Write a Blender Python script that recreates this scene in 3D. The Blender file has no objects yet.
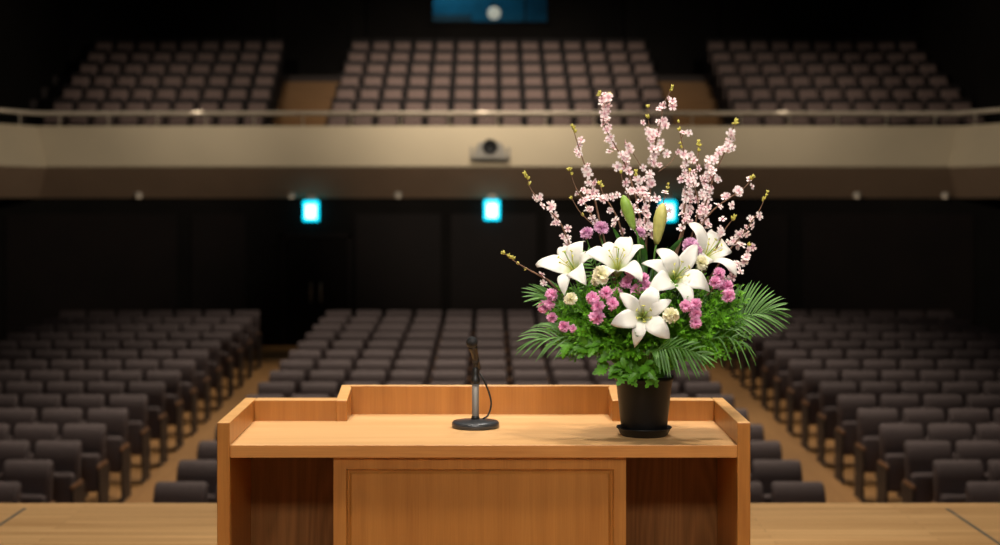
import bpy, bmesh, math, random
from mathutils import Vector, Matrix, Quaternion, noise
random.seed(7)
PI = math.pi
SC = bpy.context.scene
COL = SC.collection
V = Vector

# ------------------------------------------------------------------ picture geometry
FPX, CX, CY, CAMZ = 1536.0, 490.0, 203.0, 1.80      # focal length in px, optical axis, eye height above the stage
def P(px, py, y):
    q = y / FPX
    return V(((px - CX) * q, y, CAMZ - (py - CY) * q))
FY = 5.41                                            # distance of the flower pot
def W(px, py, dy=0.0):
    return P(px, py, FY + dy)

# ------------------------------------------------------------------ helpers
def link(o, parent=None):
    COL.objects.link(o)
    if parent is not None:
        o.parent = parent
    return o

def obj(name, bm, mat, parent=None, smooth=False, loc=None, keep=False):
    me = bpy.data.meshes.new(name)
    if not keep: bmesh.ops.recalc_face_normals(bm, faces=bm.faces[:])
    bm.to_mesh(me); bm.free()
    for m in (mat if isinstance(mat, (list, tuple)) else [mat]):
        me.materials.append(m)
    if smooth:
        for p in me.polygons: p.use_smooth = True
    o = bpy.data.objects.new(name, me)
    if loc is not None: o.location = loc
    return link(o, parent)

def mesh_obj(name, verts, faces, mat, parent=None, smooth=True, loc=None):
    me = bpy.data.meshes.new(name)
    me.from_pydata([tuple(v) for v in verts], [], faces)
    me.materials.append(mat)
    if smooth:
        for p in me.polygons: p.use_smooth = True
    o = bpy.data.objects.new(name, me)
    if loc is not None: o.location = loc
    return link(o, parent)

def tag(o, label, cat, group=None):
    o['label'] = label; o['category'] = cat
    if group: o['group'] = group
    return o

def thing(name, label, cat, loc=(0, 0, 0), group=None):
    o = bpy.data.objects.new(name, None)
    o.empty_display_size = 0.05
    o.location = loc
    link(o)
    return tag(o, label, cat, group)

def structure(o):
    o['kind'] = 'structure'
    return o

def copy_tree(o, parent=None):
    c = o.copy(); link(c); c.parent = parent
    for ch in list(o.children):
        copy_tree(ch, c)
    return c

def box(bm, x0, x1, y0, y1, z0, z1, bev=0.0, seg=2):
    g = bmesh.ops.create_cube(bm, size=1.0)
    vs = g['verts']
    for v in vs:
        v.co = V((x0 + (v.co.x + .5) * (x1 - x0), y0 + (v.co.y + .5) * (y1 - y0), z0 + (v.co.z + .5) * (z1 - z0)))
    if bev > 0:
        es = list({e for v in vs for e in v.link_edges})
        r = bmesh.ops.bevel(bm, geom=es, offset=bev, segments=seg, profile=.5, affect='EDGES', clamp_overlap=True)
        return list({v for f in r['faces'] for v in f.verts})
    return vs

def prism(bm, poly, z0, z1, axis='z', bev=0.0):
    """extrude a polygon: axis z -> poly is (x, y); axis x -> poly is (y, z); axis y -> poly is (x, z)"""
    def mk(p, t):
        if axis == 'z': return (p[0], p[1], t)
        if axis == 'x': return (t, p[0], p[1])
        return (p[0], t, p[1])
    a = [bm.verts.new(mk(p, z0)) for p in poly]
    b = [bm.verts.new(mk(p, z1)) for p in poly]
    fs = [bm.faces.new(a), bm.faces.new(b)]
    n = len(poly)
    for i in range(n):
        fs.append(bm.faces.new((a[i], a[(i + 1) % n], b[(i + 1) % n], b[i])))
    bmesh.ops.recalc_face_normals(bm, faces=fs)
    if bev > 0:
        es = list({e for f in fs for e in f.edges})
        bmesh.ops.bevel(bm, geom=es, offset=bev, segments=2, profile=.5, affect='EDGES', clamp_overlap=True)

def tube(bm, pts, rad, n=8, caps=True):
    pts = [V(p) for p in pts]
    if not isinstance(rad, (list, tuple)): rad = [rad] * len(pts)
    prev = None; rings = []
    up = V((0.31, 0.17, 0.93))
    t0 = (pts[1] - pts[0]).normalized()
    u = t0.cross(up)
    if u.length < .05: u = t0.cross(V((1, 0, 0)))
    u.normalize()
    for i, p in enumerate(pts):
        a = pts[max(i - 1, 0)]; b = pts[min(i + 1, len(pts) - 1)]
        t = (b - a).normalized()
        u = (u - t * u.dot(t)).normalized()
        w = t.cross(u)
        rings.append([bm.verts.new(p + (u * math.cos(2 * PI * k / n) + w * math.sin(2 * PI * k / n)) * rad[i]) for k in range(n)])
    for a, b in zip(rings, rings[1:]):
        for k in range(n):
            bm.faces.new((a[k], a[(k + 1) % n], b[(k + 1) % n], b[k]))
    if caps:
        bm.faces.new(rings[0][::-1]); bm.faces.new(rings[-1])

def lathe(bm, prof, n=40, c=(0, 0, 0)):
    c = V(c); rings = []
    for r, z in prof:
        if r <= 1e-6: rings.append([bm.verts.new(c + V((0, 0, z)))])
        else: rings.append([bm.verts.new(c + V((r * math.cos(2 * PI * k / n), r * math.sin(2 * PI * k / n), z))) for k in range(n)])
    for a, b in zip(rings, rings[1:]):
        if len(a) == 1 and len(b) == 1: continue
        for k in range(n):
            k2 = (k + 1) % n
            if len(a) == 1: bm.faces.new((a[0], b[k], b[k2]))
            elif len(b) == 1: bm.faces.new((a[k], a[k2], b[0]))
            else: bm.faces.new((a[k], a[k2], b[k2], b[k]))

def smooth_path(pts, n=24):
    """Catmull-Rom through the points"""
    pts = [V(p) for p in pts]
    ext = [pts[0] * 2 - pts[1]] + pts + [pts[-1] * 2 - pts[-2]]
    out = []; m = len(pts) - 1
    for k in range(n + 1):
        s = k / n * m; i = min(int(s), m - 1); t = s - i
        a, b, c, d = ext[i:i + 4]
        out.append(0.5 * ((2 * b) + (c - a) * t + (2 * a - 5 * b + 4 * c - d) * t * t + (3 * b - a - 3 * c + d) * t ** 3))
    return out

def frame(n, roll=0.0):
    """rotation whose z axis is n"""
    q = V((0, 0, 1)).rotation_difference(V(n).normalized())
    return (q @ Quaternion((0, 0, 1), roll))

# ------------------------------------------------------------------ materials
def srgb(r, g, b):
    f = lambda c: (c / 255 / 12.92) if c / 255 <= .04045 else ((c / 255 + .055) / 1.055) ** 2.4
    return (f(r), f(g), f(b), 1)

def mat(name, col, rough=.6, metal=0.0, spec=.5, coat=0.0, noise_amt=0.0, noise_scale=8.0, bump=0.0, bump_scale=200.0, trans=0.0, emit=None, estr=0.0):
    m = bpy.data.materials.new(name); m.use_nodes = True
    nt = m.node_tree; b = nt.nodes['Principled BSDF']
    b.inputs['Base Color'].default_value = col
    b.inputs['Roughness'].default_value = rough
    b.inputs['Metallic'].default_value = metal
    b.inputs['Specular IOR Level'].default_value = spec
    b.inputs['Coat Weight'].default_value = coat; b.inputs['Coat Roughness'].default_value = .04
    if emit is not None:
        b.inputs['Emission Color'].default_value = emit; b.inputs['Emission Strength'].default_value = estr
    tc = None
    if noise_amt > 0 or bump > 0:
        tc = nt.nodes.new('ShaderNodeTexCoord')
    if noise_amt > 0:
        nz = nt.nodes.new('ShaderNodeTexNoise'); nz.inputs['Scale'].default_value = noise_scale; nz.inputs['Detail'].default_value = 5
        nt.links.new(tc.outputs['Object'], nz.inputs['Vector'])
        rp = nt.nodes.new('ShaderNodeValToRGB')
        rp.color_ramp.elements[0].position = .3; rp.color_ramp.elements[1].position = .7
        rp.color_ramp.elements[0].color = tuple(c * (1 - noise_amt) for c in col[:3]) + (1,)
        rp.color_ramp.elements[1].color = tuple(min(1, c * (1 + noise_amt)) for c in col[:3]) + (1,)
        nt.links.new(nz.outputs['Fac'], rp.inputs['Fac']); nt.links.new(rp.outputs['Color'], b.inputs['Base Color'])
    if bump > 0:
        n2 = nt.nodes.new('ShaderNodeTexNoise'); n2.inputs['Scale'].default_value = bump_scale; n2.inputs['Detail'].default_value = 3
        nt.links.new(tc.outputs['Object'], n2.inputs['Vector'])
        bp = nt.nodes.new('ShaderNodeBump'); bp.inputs['Strength'].default_value = bump; bp.inputs['Distance'].default_value = .003
        nt.links.new(n2.outputs['Fac'], bp.inputs['Height']); nt.links.new(bp.outputs['Normal'], b.inputs['Normal'])
    if trans > 0:
        tr = nt.nodes.new('ShaderNodeBsdfTranslucent'); mx = nt.nodes.new('ShaderNodeMixShader'); mx.inputs[0].default_value = trans
        src = b.inputs['Base Color'].links[0].from_socket if b.inputs['Base Color'].is_linked else None
        if src: nt.links.new(src, tr.inputs['Color'])
        else: tr.inputs['Color'].default_value = col
        out = nt.nodes['Material Output']
        nt.links.new(b.outputs[0], mx.inputs[1]); nt.links.new(tr.outputs[0], mx.inputs[2]); nt.links.new(mx.outputs[0], out.inputs['Surface'])
    return m

def wood(name, dark, light, axis='z', rough=.35, coat=.15, scale=1.0, fine=.5, cathedral=0.0):
    """wood whose grain runs along AXIS (object space)"""
    m = bpy.data.materials.new(name); m.use_nodes = True
    nt = m.node_tree; b = nt.nodes['Principled BSDF']; L = nt.links
    tc = nt.nodes.new('ShaderNodeTexCoord'); mp = nt.nodes.new('ShaderNodeMapping')
    s = {'x': (.9, 22, 22), 'y': (22, .9, 22), 'z': (22, 22, .9)}[axis]
    mp.inputs['Scale'].default_value = tuple(k * scale for k in s)
    L.new(tc.outputs['Object'], mp.inputs['Vector'])
    n1 = nt.nodes.new('ShaderNodeTexNoise'); n1.inputs['Scale'].default_value = 1.0; n1.inputs['Detail'].default_value = 4; n1.inputs['Distortion'].default_value = .6
    L.new(mp.outputs[0], n1.inputs['Vector'])
    mp2 = nt.nodes.new('ShaderNodeMapping')
    s2 = {'x': (6, 260, 260), 'y': (260, 6, 260), 'z': (260, 260, 6)}[axis]
    mp2.inputs['Scale'].default_value = tuple(k * scale for k in s2)
    L.new(tc.outputs['Object'], mp2.inputs['Vector'])
    n2 = nt.nodes.new('ShaderNodeTexNoise'); n2.inputs['Scale'].default_value = 1.0; n2.inputs['Detail'].default_value = 2
    L.new(mp2.outputs[0], n2.inputs['Vector'])
    mx = nt.nodes.new('ShaderNodeMath'); mx.operation = 'MULTIPLY_ADD'; mx.inputs[1].default_value = fine
    L.new(n2.outputs['Fac'], mx.inputs[0]); L.new(n1.outputs['Fac'], mx.inputs[2])
    src = mx.outputs[0]
    if cathedral > 0:
        mp3 = nt.nodes.new('ShaderNodeMapping')
        mp3.inputs['Scale'].default_value = {'x': (.5, 5, 5), 'y': (5, .5, 5), 'z': (5, 5, .55)}[axis]
        L.new(tc.outputs['Object'], mp3.inputs['Vector'])
        wv = nt.nodes.new('ShaderNodeTexNoise'); wv.inputs['Scale'].default_value = 1.0; wv.inputs['Detail'].default_value = 1
        L.new(mp3.outputs[0], wv.inputs['Vector'])
        m1 = nt.nodes.new('ShaderNodeMath'); m1.operation = 'MULTIPLY'; m1.inputs[1].default_value = 22
        L.new(wv.outputs['Fac'], m1.inputs[0])
        m2 = nt.nodes.new('ShaderNodeMath'); m2.operation = 'PINGPONG'; m2.inputs[1].default_value = .5
        L.new(m1.outputs[0], m2.inputs[0])
        m3 = nt.nodes.new('ShaderNodeMath'); m3.operation = 'MULTIPLY_ADD'; m3.inputs[1].default_value = cathedral
        L.new(m2.outputs[0], m3.inputs[0]); L.new(src, m3.inputs[2]); src = m3.outputs[0]
    rp = nt.nodes.new('ShaderNodeValToRGB')
    rp.color_ramp.elements[0].position = .42; rp.color_ramp.elements[0].color = dark
    rp.color_ramp.elements[1].position = .98 + cathedral * .3; rp.color_ramp.elements[1].color = light
    L.new(src, rp.inputs['Fac']); L.new(rp.outputs['Color'], b.inputs['Base Color'])
    b.inputs['Roughness'].default_value = rough; b.inputs['Coat Weight'].default_value = coat; b.inputs['Coat Roughness'].default_value = .25; b.inputs['Specular IOR Level'].default_value = .5 if coat else .2
    return m

M = {}
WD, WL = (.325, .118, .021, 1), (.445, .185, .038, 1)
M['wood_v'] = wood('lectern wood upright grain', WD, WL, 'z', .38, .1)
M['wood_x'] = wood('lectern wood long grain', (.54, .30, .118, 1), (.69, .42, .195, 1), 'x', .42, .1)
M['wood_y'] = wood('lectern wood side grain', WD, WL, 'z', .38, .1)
M['wood_toplit'] = wood('lectern wood toplit faces', (.52, .27, .095, 1), (.70, .41, .17, 1), 'x', .38, .1)  # paler copy for upward faces, light from above put into the colour
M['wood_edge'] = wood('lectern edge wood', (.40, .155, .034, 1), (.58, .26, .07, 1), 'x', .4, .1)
M['wood_back'] = wood('lectern shaded recess wood', (.135, .052, .013, 1), (.25, .105, .030, 1), 'z', .5, .0, 1, .4, .55)  # darker than the other lectern wood, shade of the recess put into the colour
M['stage'] = None
M['fabric'] = mat('seat fabric', (.100, .074, .073, 1), .85, spec=.3, noise_amt=.10, noise_scale=60, bump=.25, bump_scale=350)
M['fabric_b'] = mat('balcony seat fabric', (.155, .105, .092, 1), .85, spec=.3, noise_amt=.10, noise_scale=60)
M['seat_frame'] = mat('seat standard', (.030, .022, .024, 1), .55, noise_amt=.1)
M['shell'] = mat('black seat shell', (.012, .009, .009, 1), .7, spec=.2, noise_amt=.1)
M['arm_wood'] = wood('armrest wood', (.11, .048, .018, 1), (.20, .088, .032, 1), 'y', .4, .1)
M['hall_floor'] = None
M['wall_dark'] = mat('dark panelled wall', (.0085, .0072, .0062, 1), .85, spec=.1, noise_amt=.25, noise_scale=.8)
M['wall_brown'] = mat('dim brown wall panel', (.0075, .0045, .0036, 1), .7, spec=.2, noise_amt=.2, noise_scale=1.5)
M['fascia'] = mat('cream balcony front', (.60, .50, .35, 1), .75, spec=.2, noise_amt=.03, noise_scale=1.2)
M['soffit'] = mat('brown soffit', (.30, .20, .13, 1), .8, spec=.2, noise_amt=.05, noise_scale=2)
M['steel'] = mat('polished rail metal', (.46, .39, .30, 1), .42, metal=.3, noise_amt=.05, noise_scale=5)
M['grey_plastic'] = mat('light grey plastic', (.44, .40, .34, 1), .5, noise_amt=.04)
M['black_plastic'] = mat('black plastic', (.012, .012, .013, 1), .35, noise_amt=.1)
M['pot'] = mat('black pot', (.0065, .006, .006, 1), .46, spec=.32, noise_amt=.15, noise_scale=15)
M['soil'] = mat('potting soil', (.02, .013, .008, 1), .9, noise_amt=.4, noise_scale=60)
M['mic_base'] = mat('dark grey cast base', (.045, .050, .058, 1), .33, metal=.3, noise_amt=.08, noise_scale=40)
M['mic_pole'] = mat('satin grey pole', (.165, .152, .138, 1), .5, metal=.2, noise_amt=.04, noise_scale=40)
M['mic_black'] = mat('black rubber', (.010, .010, .010, 1), .45, noise_amt=.1)
M['mic_mesh'] = mat('microphone grille', (.022, .023, .026, 1), .35, metal=.7, bump=.9, bump_scale=900)
M['mic_body'] = mat('microphone body', (.014, .009, .006, 1), .45, metal=.05, noise_amt=.2, noise_scale=60)
M['exit_cyan'] = mat('exit sign lit border', (.0, .3, .4, 1), .4, emit=(.0, .62, .85, 1), estr=2.2, noise_amt=.02)
M['exit_white'] = mat('exit sign lit face', (.8, .9, .9, 1), .4, emit=(.62, .95, 1, 1), estr=2.6, noise_amt=.02)
M['lamp_warm'] = mat('downlight lens', (.6, .5, .4, 1), .4, emit=(1, .72, .45, 1), estr=.35, noise_amt=.02)
M['booth_blue'] = mat('blue booth wall', (.02, .20, .30, 1), .7, noise_amt=.25, noise_scale=1.5)
M['booth_lamp'] = mat('booth lamp globe', (.25, .24, .2, 1), .4, emit=(1, .86, .66, 1), estr=.5, noise_amt=.02)
M['stair_wood'] = wood('balcony stair wood', (.115, .052, .012, 1), (.18, .085, .021, 1), 'x', .6, .05)

def glass(name):
    m = bpy.data.materials.new(name); m.use_nodes = True
    nt = m.node_tree; nt.nodes.remove(nt.nodes['Principled BSDF'])
    tr = nt.nodes.new('ShaderNodeBsdfTransparent'); tr.inputs[0].default_value = (.86, .93, .96, 1)
    gl = nt.nodes.new('ShaderNodeBsdfGlossy'); gl.inputs['Roughness'].default_value = .05
    fr = nt.nodes.new('ShaderNodeFresnel'); fr.inputs[0].default_value = 1.45
    mx = nt.nodes.new('ShaderNodeMixShader')
    nt.links.new(fr.outputs[0], mx.inputs[0]); nt.links.new(tr.outputs[0], mx.inputs[1]); nt.links.new(gl.outputs[0], mx.inputs[2])
    nt.links.new(mx.outputs[0], nt.nodes['Material Output'].inputs[0])
    return m
M['glass'] = glass('booth glass')

def planks(name, dark, light, seam, width, axis_len=3.0, rough=.35, along='x'):
    m = bpy.data.materials.new(name); m.use_nodes = True
    nt = m.node_tree; b = nt.nodes['Principled BSDF']; L = nt.links
    tc = nt.nodes.new('ShaderNodeTexCoord')
    mp = nt.nodes.new('ShaderNodeMapping')
    if along == 'y': mp.inputs['Rotation'].default_value = (0, 0, PI / 2)
    L.new(tc.outputs['Object'], mp.inputs['Vector'])
    br = nt.nodes.new('ShaderNodeTexBrick')
    br.offset = .37; br.inputs['Scale'].default_value = 1.0
    br.inputs['Color1'].default_value = (.15, .15, .15, 1); br.inputs['Color2'].default_value = (.85, .85, .85, 1); br.inputs['Mortar'].default_value = (.5, .5, .5, 1)
    br.inputs['Mortar Size'].default_value = .0025; br.inputs['Brick Width'].default_value = axis_len; br.inputs['Row Height'].default_value = width
    L.new(mp.outputs[0], br.inputs['Vector'])
    mp2 = nt.nodes.new('ShaderNodeMapping'); mp2.inputs['Scale'].default_value = (1.1, 26, 26)
    L.new(mp.outputs[0], mp2.inputs['Vector'])
    nz = nt.nodes.new('ShaderNodeTexNoise'); nz.inputs['Scale'].default_value = 1.0; nz.inputs['Detail'].default_value = 5
    L.new(mp2.outputs[0], nz.inputs['Vector'])
    mx = nt.nodes.new('ShaderNodeMix'); mx.data_type = 'RGBA'; mx.inputs['Factor'].default_value = .35
    L.new(nz.outputs['Fac'], mx.inputs[6]); L.new(br.outputs['Color'], mx.inputs[7])
    rp = nt.nodes.new('ShaderNodeValToRGB'); rp.color_ramp.elements[0].position = .32; rp.color_ramp.elements[1].position = .68
    rp.color_ramp.elements[0].color = dark; rp.color_ramp.elements[1].color = light
    L.new(mx.outputs[2], rp.inputs['Fac'])
    mx2 = nt.nodes.new('ShaderNodeMix'); mx2.data_type = 'RGBA'; mx2.inputs[7].default_value = seam
    L.new(br.outputs['Fac'], mx2.inputs['Factor']); L.new(rp.outputs['Color'], mx2.inputs[6])
    L.new(mx2.outputs[2], b.inputs['Base Color'])
    b.inputs['Roughness'].default_value = rough
    return m
M['stage'] = planks('stage boards', (.42, .235, .095, 1), (.62, .385, .175, 1), (.30, .16, .065, 1), .075, 2.4, .4)
M['hall_floor'] = wood('aisle floor', (.24, .118, .038, 1), (.34, .175, .060, 1), 'y', .6, .0, .35, .2)

# plants
def petal_mat(name, inner, outer, r0, r1, trans=.25, rough=.5, uv=False):
    m = bpy.data.materials.new(name); m.use_nodes = True
    nt = m.node_tree; b = nt.nodes['Principled BSDF']; L = nt.links
    tc = nt.nodes.new('ShaderNodeTexCoord'); ln = nt.nodes.new('ShaderNodeVectorMath'); ln.operation = 'LENGTH'
    if uv:
        sx = nt.nodes.new('ShaderNodeSeparateXYZ'); L.new(tc.outputs['UV'], sx.inputs[0])
    L.new(tc.outputs['Object'], ln.inputs[0])
    mr = nt.nodes.new('ShaderNodeMapRange'); mr.inputs[1].default_value = r0; mr.inputs[2].default_value = r1
    L.new(sx.outputs[0] if uv else ln.outputs['Value'], mr.inputs[0])
    nz = nt.nodes.new('ShaderNodeTexNoise'); nz.inputs['Scale'].default_value = 60
    L.new(tc.outputs['Object'], nz.inputs['Vector'])
    ad = nt.nodes.new('ShaderNodeMath'); ad.operation = 'MULTIPLY_ADD'; ad.inputs[1].default_value = .25
    sb = nt.nodes.new('ShaderNodeMath'); sb.operation = 'SUBTRACT'; sb.inputs[1].default_value = .5
    L.new(nz.outputs['Fac'], sb.inputs[0]); L.new(sb.outputs[0], ad.inputs[0]); L.new(mr.outputs[0], ad.inputs[2])
    rp = nt.nodes.new('ShaderNodeValToRGB'); rp.color_ramp.elements[0].color = inner; rp.color_ramp.elements[1].color = outer
    L.new(ad.outputs[0], rp.inputs['Fac']); L.new(rp.outputs['Color'], b.inputs['Base Color'])
    b.inputs['Roughness'].default_value = rough; b.inputs['Specular IOR Level'].default_value = .3
    tr = nt.nodes.new('ShaderNodeBsdfTranslucent'); L.new(rp.outputs['Color'], tr.inputs['Color'])
    mx = nt.nodes.new('ShaderNodeMixShader'); mx.inputs[0].default_value = trans
    L.new(b.outputs[0], mx.inputs[1]); L.new(tr.outputs[0], mx.inputs[2]); L.new(mx.outputs[0], nt.nodes['Material Output'].inputs['Surface'])
    return m
M['lily'] = petal_mat('white lily petal', (.50, .60, .16, 1), (.84, .83, .80, 1), .10, .30, .3, .5, True)
M['blossom'] = petal_mat('cherry blossom petal', (.66, .20, .30, 1), (.87, .71, .73, 1), .001, .011, .3)
M['blossom_pale'] = petal_mat('pale cherry blossom petal', (.72, .32, .40, 1), (.88, .79, .79, 1), .001, .010, .3)
M['carnation'] = petal_mat('pink carnation petal', (.76, .18, .46, 1), (.93, .50, .74, 1), .002, .016, .25)
M['mauve'] = petal_mat('mauve petal', (.60, .24, .48, 1), (.80, .50, .70, 1), .004, .022, .25)
M['cream'] = petal_mat('cream petal', (.70, .68, .32, 1), (.87, .84, .64, 1), .002, .018, .25)
M['anther'] = mat('yellow green stamen', (.50, .50, .10, 1), .6, noise_amt=.2, noise_scale=100)
M['stem'] = mat('green stem', (.08, .20, .03, 1), .5, noise_amt=.2, noise_scale=40)
M['bud_green'] = mat('green lily bud', (.26, .42, .07, 1), .45, noise_amt=.15, noise_scale=40, trans=.15)
M['bud_yellow'] = mat('yellow lily bud', (.50, .48, .14, 1), .45, noise_amt=.15, noise_scale=40, trans=.15)
M['bark'] = mat('cherry twig bark', (.16, .085, .05, 1), .7, noise_amt=.3, noise_scale=80)
M['sprout'] = mat('yellow green leaf bud', (.55, .50, .10, 1), .5, noise_amt=.25, noise_scale=60, trans=.2)
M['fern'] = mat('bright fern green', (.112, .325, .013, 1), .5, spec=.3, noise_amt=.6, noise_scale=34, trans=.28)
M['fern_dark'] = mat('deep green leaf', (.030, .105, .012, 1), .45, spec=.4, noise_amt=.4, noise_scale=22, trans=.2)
M['lobed'] = mat('lobed leaf green', (.098, .29, .018, 1), .45, spec=.4, noise_amt=.3, noise_scale=30, trans=.25)
M['palm'] = mat('palm green', (.095, .225, .048, 1), .45, spec=.35, noise_amt=.25, noise_scale=20, trans=.2)

# ================================================================== SETTING
# stage -------------------------------------------------------------
SE = 9.216                                     # far edge of the stage
bm = bmesh.new(); box(bm, -10.5, 10.5, -3, SE, -.12, 0)
structure(obj('floor_stage', bm, M['stage']))
bm = bmesh.new(); box(bm, -10.5, 10.5, SE - .15, SE - .03, -1.9, -.12)
structure(obj('wall_stage_front', bm, M['wall_brown']))
seam = mat('stage seam strip', (.12, .115, .10, 1), .5, metal=.3, noise_amt=.1)
for i, x in enumerate((-2.74, 2.69)):
    bm = bmesh.new(); box(bm, x - .010, x + .010, 0, 9.05, -.001, .0015)
    structure(obj('trim_%d' % (i + 1), bm, seam))

# stalls floor: one shallow tread per row --------------------------------
ROWS = 15
def row_y(i): return 13.46 + 1.0 * i
def row_floor(i): return -1.645 + .022 * i + .0011 * i * i
WALL_Y = 31.4
bm = bmesh.new()
ys = [(SE - .03, row_y(0) - .62)] + [(row_y(i) - .62, row_y(i) + .38) for i in range(ROWS)]
zs = [row_floor(0) - .02] + [row_floor(i) for i in range(ROWS)]
ys[-1] = (ys[-1][0], WALL_Y + .1)
poly = [(SE - .03, -2.1), (SE - .03, row_floor(0) - .03)] + [(row_y(i), row_floor(i)) for i in range(ROWS)] + [(row_y(ROWS - 1) + .6, row_floor(ROWS - 1)), (WALL_Y + .1, row_floor(ROWS - 1))]
poly.append((WALL_Y + .1, -2.1))
for a, b in zip(poly, poly[1:]):
    q = [bm.verts.new((s * 10.5, p[0], p[1])) for p, s in ((a, -1), (a, 1), (b, 1), (b, -1))]
    bm.faces.new(q)
bmesh.ops.remove_doubles(bm, verts=bm.verts[:], dist=1e-4)
structure(obj('floor', bm, M['hall_floor']))

# side walls, ceiling ------------------------------------------------
CEIL = 10.5
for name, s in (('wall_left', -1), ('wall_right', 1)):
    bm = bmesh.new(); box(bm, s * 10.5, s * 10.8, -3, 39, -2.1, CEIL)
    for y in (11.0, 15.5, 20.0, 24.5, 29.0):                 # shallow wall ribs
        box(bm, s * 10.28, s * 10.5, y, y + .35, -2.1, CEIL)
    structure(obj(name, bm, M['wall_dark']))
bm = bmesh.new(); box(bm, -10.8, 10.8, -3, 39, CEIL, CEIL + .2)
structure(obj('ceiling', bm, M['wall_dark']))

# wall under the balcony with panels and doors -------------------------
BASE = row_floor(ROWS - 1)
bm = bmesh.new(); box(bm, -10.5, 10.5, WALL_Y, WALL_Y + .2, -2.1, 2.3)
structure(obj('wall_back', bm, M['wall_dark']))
bm = bmesh.new()
for x0, x1 in ((-9.9, -6.4), (-6.1, -5.0), (-2.75, -1.0), (-.8, .95), (1.15, 2.75), (5.0, 6.1), (6.4, 9.9)):
    box(bm, x0, x1, WALL_Y - .035, WALL_Y, BASE + .2, BASE + 2.7, .01)
structure(obj('trim_3', bm, M['wall_brown']))
for i, x in enumerate((-3.55, 3.6)):
    bm = bmesh.new()
    for s in (-1, 1):
        box(bm, x + min(s * .02, s * .62), x + max(s * .02, s * .62), WALL_Y - .05, WALL_Y, BASE, BASE + 2.2, .01)
    d = structure(obj('door_%d' % (i + 1), bm, M['wall_dark']))
    bm = bmesh.new()
    box(bm, x - .72, x - .64, WALL_Y - .07, WALL_Y, BASE, BASE + 2.28); box(bm, x + .64, x + .72, WALL_Y - .07, WALL_Y, BASE, BASE + 2.28)
    box(bm, x - .72, x + .72, WALL_Y - .07, WALL_Y, BASE + 2.22, BASE + 2.3)
    obj('door_frame', bm, M['wall_brown'], d)
    for s in (-1, 1):
        bm = bmesh.new(); tube(bm, [(x + s * .1, WALL_Y - .06, BASE + .9), (x + s * .1, WALL_Y - .10, BASE + .95), (x + s * .1, WALL_Y - .10, BASE + 1.25), (x + s * .1, WALL_Y - .06, BASE + 1.3)], .012)
        obj('door_handle', bm, M['steel'], d, True)

# balcony --------------------------------------------------------------
BF = [(-9.58, 30.04), (-9.17, 31.03), (9.47, 31.03), (9.88, 30.04)]              # top edge of the front
BT = [(-9.25, 29.58), (-8.84, 30.57), (9.15, 30.57), (9.56, 29.58)]              # lower edge, leaning out
BS = [(-9.61, 30.34), (-9.2, 31.33), (9.53, 31.33), (9.94, 30.34)]                # foot of the soffit
def ext(pl):                                                                    # carry the wings on to the side walls
    a = V(pl[0]) + (V(pl[0]) - V(pl[1])).normalized() * 2.6; b = V(pl[-1]) + (V(pl[-1]) - V(pl[-2])).normalized() * 2.6
    return [tuple(a)] + pl[1:-1] + [tuple(b)]
BF, BT, BS = ext(BF), ext(BT), ext(BS)
ZT, ZB, ZS = CAMZ + 1.555, CAMZ + .737, CAMZ + .10
def ribbon(bm, a, za, b, zb):
    va = [bm.verts.new((p[0], p[1], za)) for p in a]; vb = [bm.verts.new((p[0], p[1], zb)) for p in b]
    for i in range(len(a) - 1): bm.faces.new((va[i], va[i + 1], vb[i + 1], vb[i]))
bm = bmesh.new()
BK = [(x, y + .16) for x, y in BF]
ribbon(bm, BT, ZB, BF, ZT); ribbon(bm, BF, ZT, BK, ZT); ribbon(bm, BK, ZT, BK, ZB); ribbon(bm, BT, ZB, [(x, y + .03) for x, y in BT], ZB - .03)
bmesh.ops.remove_doubles(bm, verts=bm.verts[:], dist=1e-4)
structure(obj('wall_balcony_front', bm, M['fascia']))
bm = bmesh.new()
BT2 = [(x, y + .03) for x, y in BT]
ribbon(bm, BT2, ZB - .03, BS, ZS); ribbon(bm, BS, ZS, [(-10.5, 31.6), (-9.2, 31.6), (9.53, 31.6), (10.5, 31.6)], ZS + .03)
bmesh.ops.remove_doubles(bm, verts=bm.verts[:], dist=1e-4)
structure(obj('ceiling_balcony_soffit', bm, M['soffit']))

BROWS = 7
def brow_y(k): return 31.95 + .92 * k
def brow_floor(k): return CAMZ + 1.887 + .354 * k - .95
TOPY = 38.4
bm = bmesh.new()
poly = [(31.1, brow_floor(0) - .3), (31.1, brow_floor(0))]
for k in range(BROWS):
    y1 = brow_y(k) + .36 if k < BROWS - 1 else TOPY
    y0 = poly[-1][0]
    poly.append((y0, brow_floor(k))) if k else None
    poly.append((y1, brow_floor(k)))
for a, b in zip(poly, poly[1:]):
    bm.faces.new([bm.verts.new((s * 10.5, p[0], p[1])) for p, s in ((a, -1), (a, 1), (b, 1), (b, -1))])
bmesh.ops.remove_doubles(bm, verts=bm.verts[:], dist=1e-4)
structure(obj('floor_balcony', bm, mat('balcony carpet', (.030, .022, .020, 1), .9, noise_amt=.2, noise_scale=30)))
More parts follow.
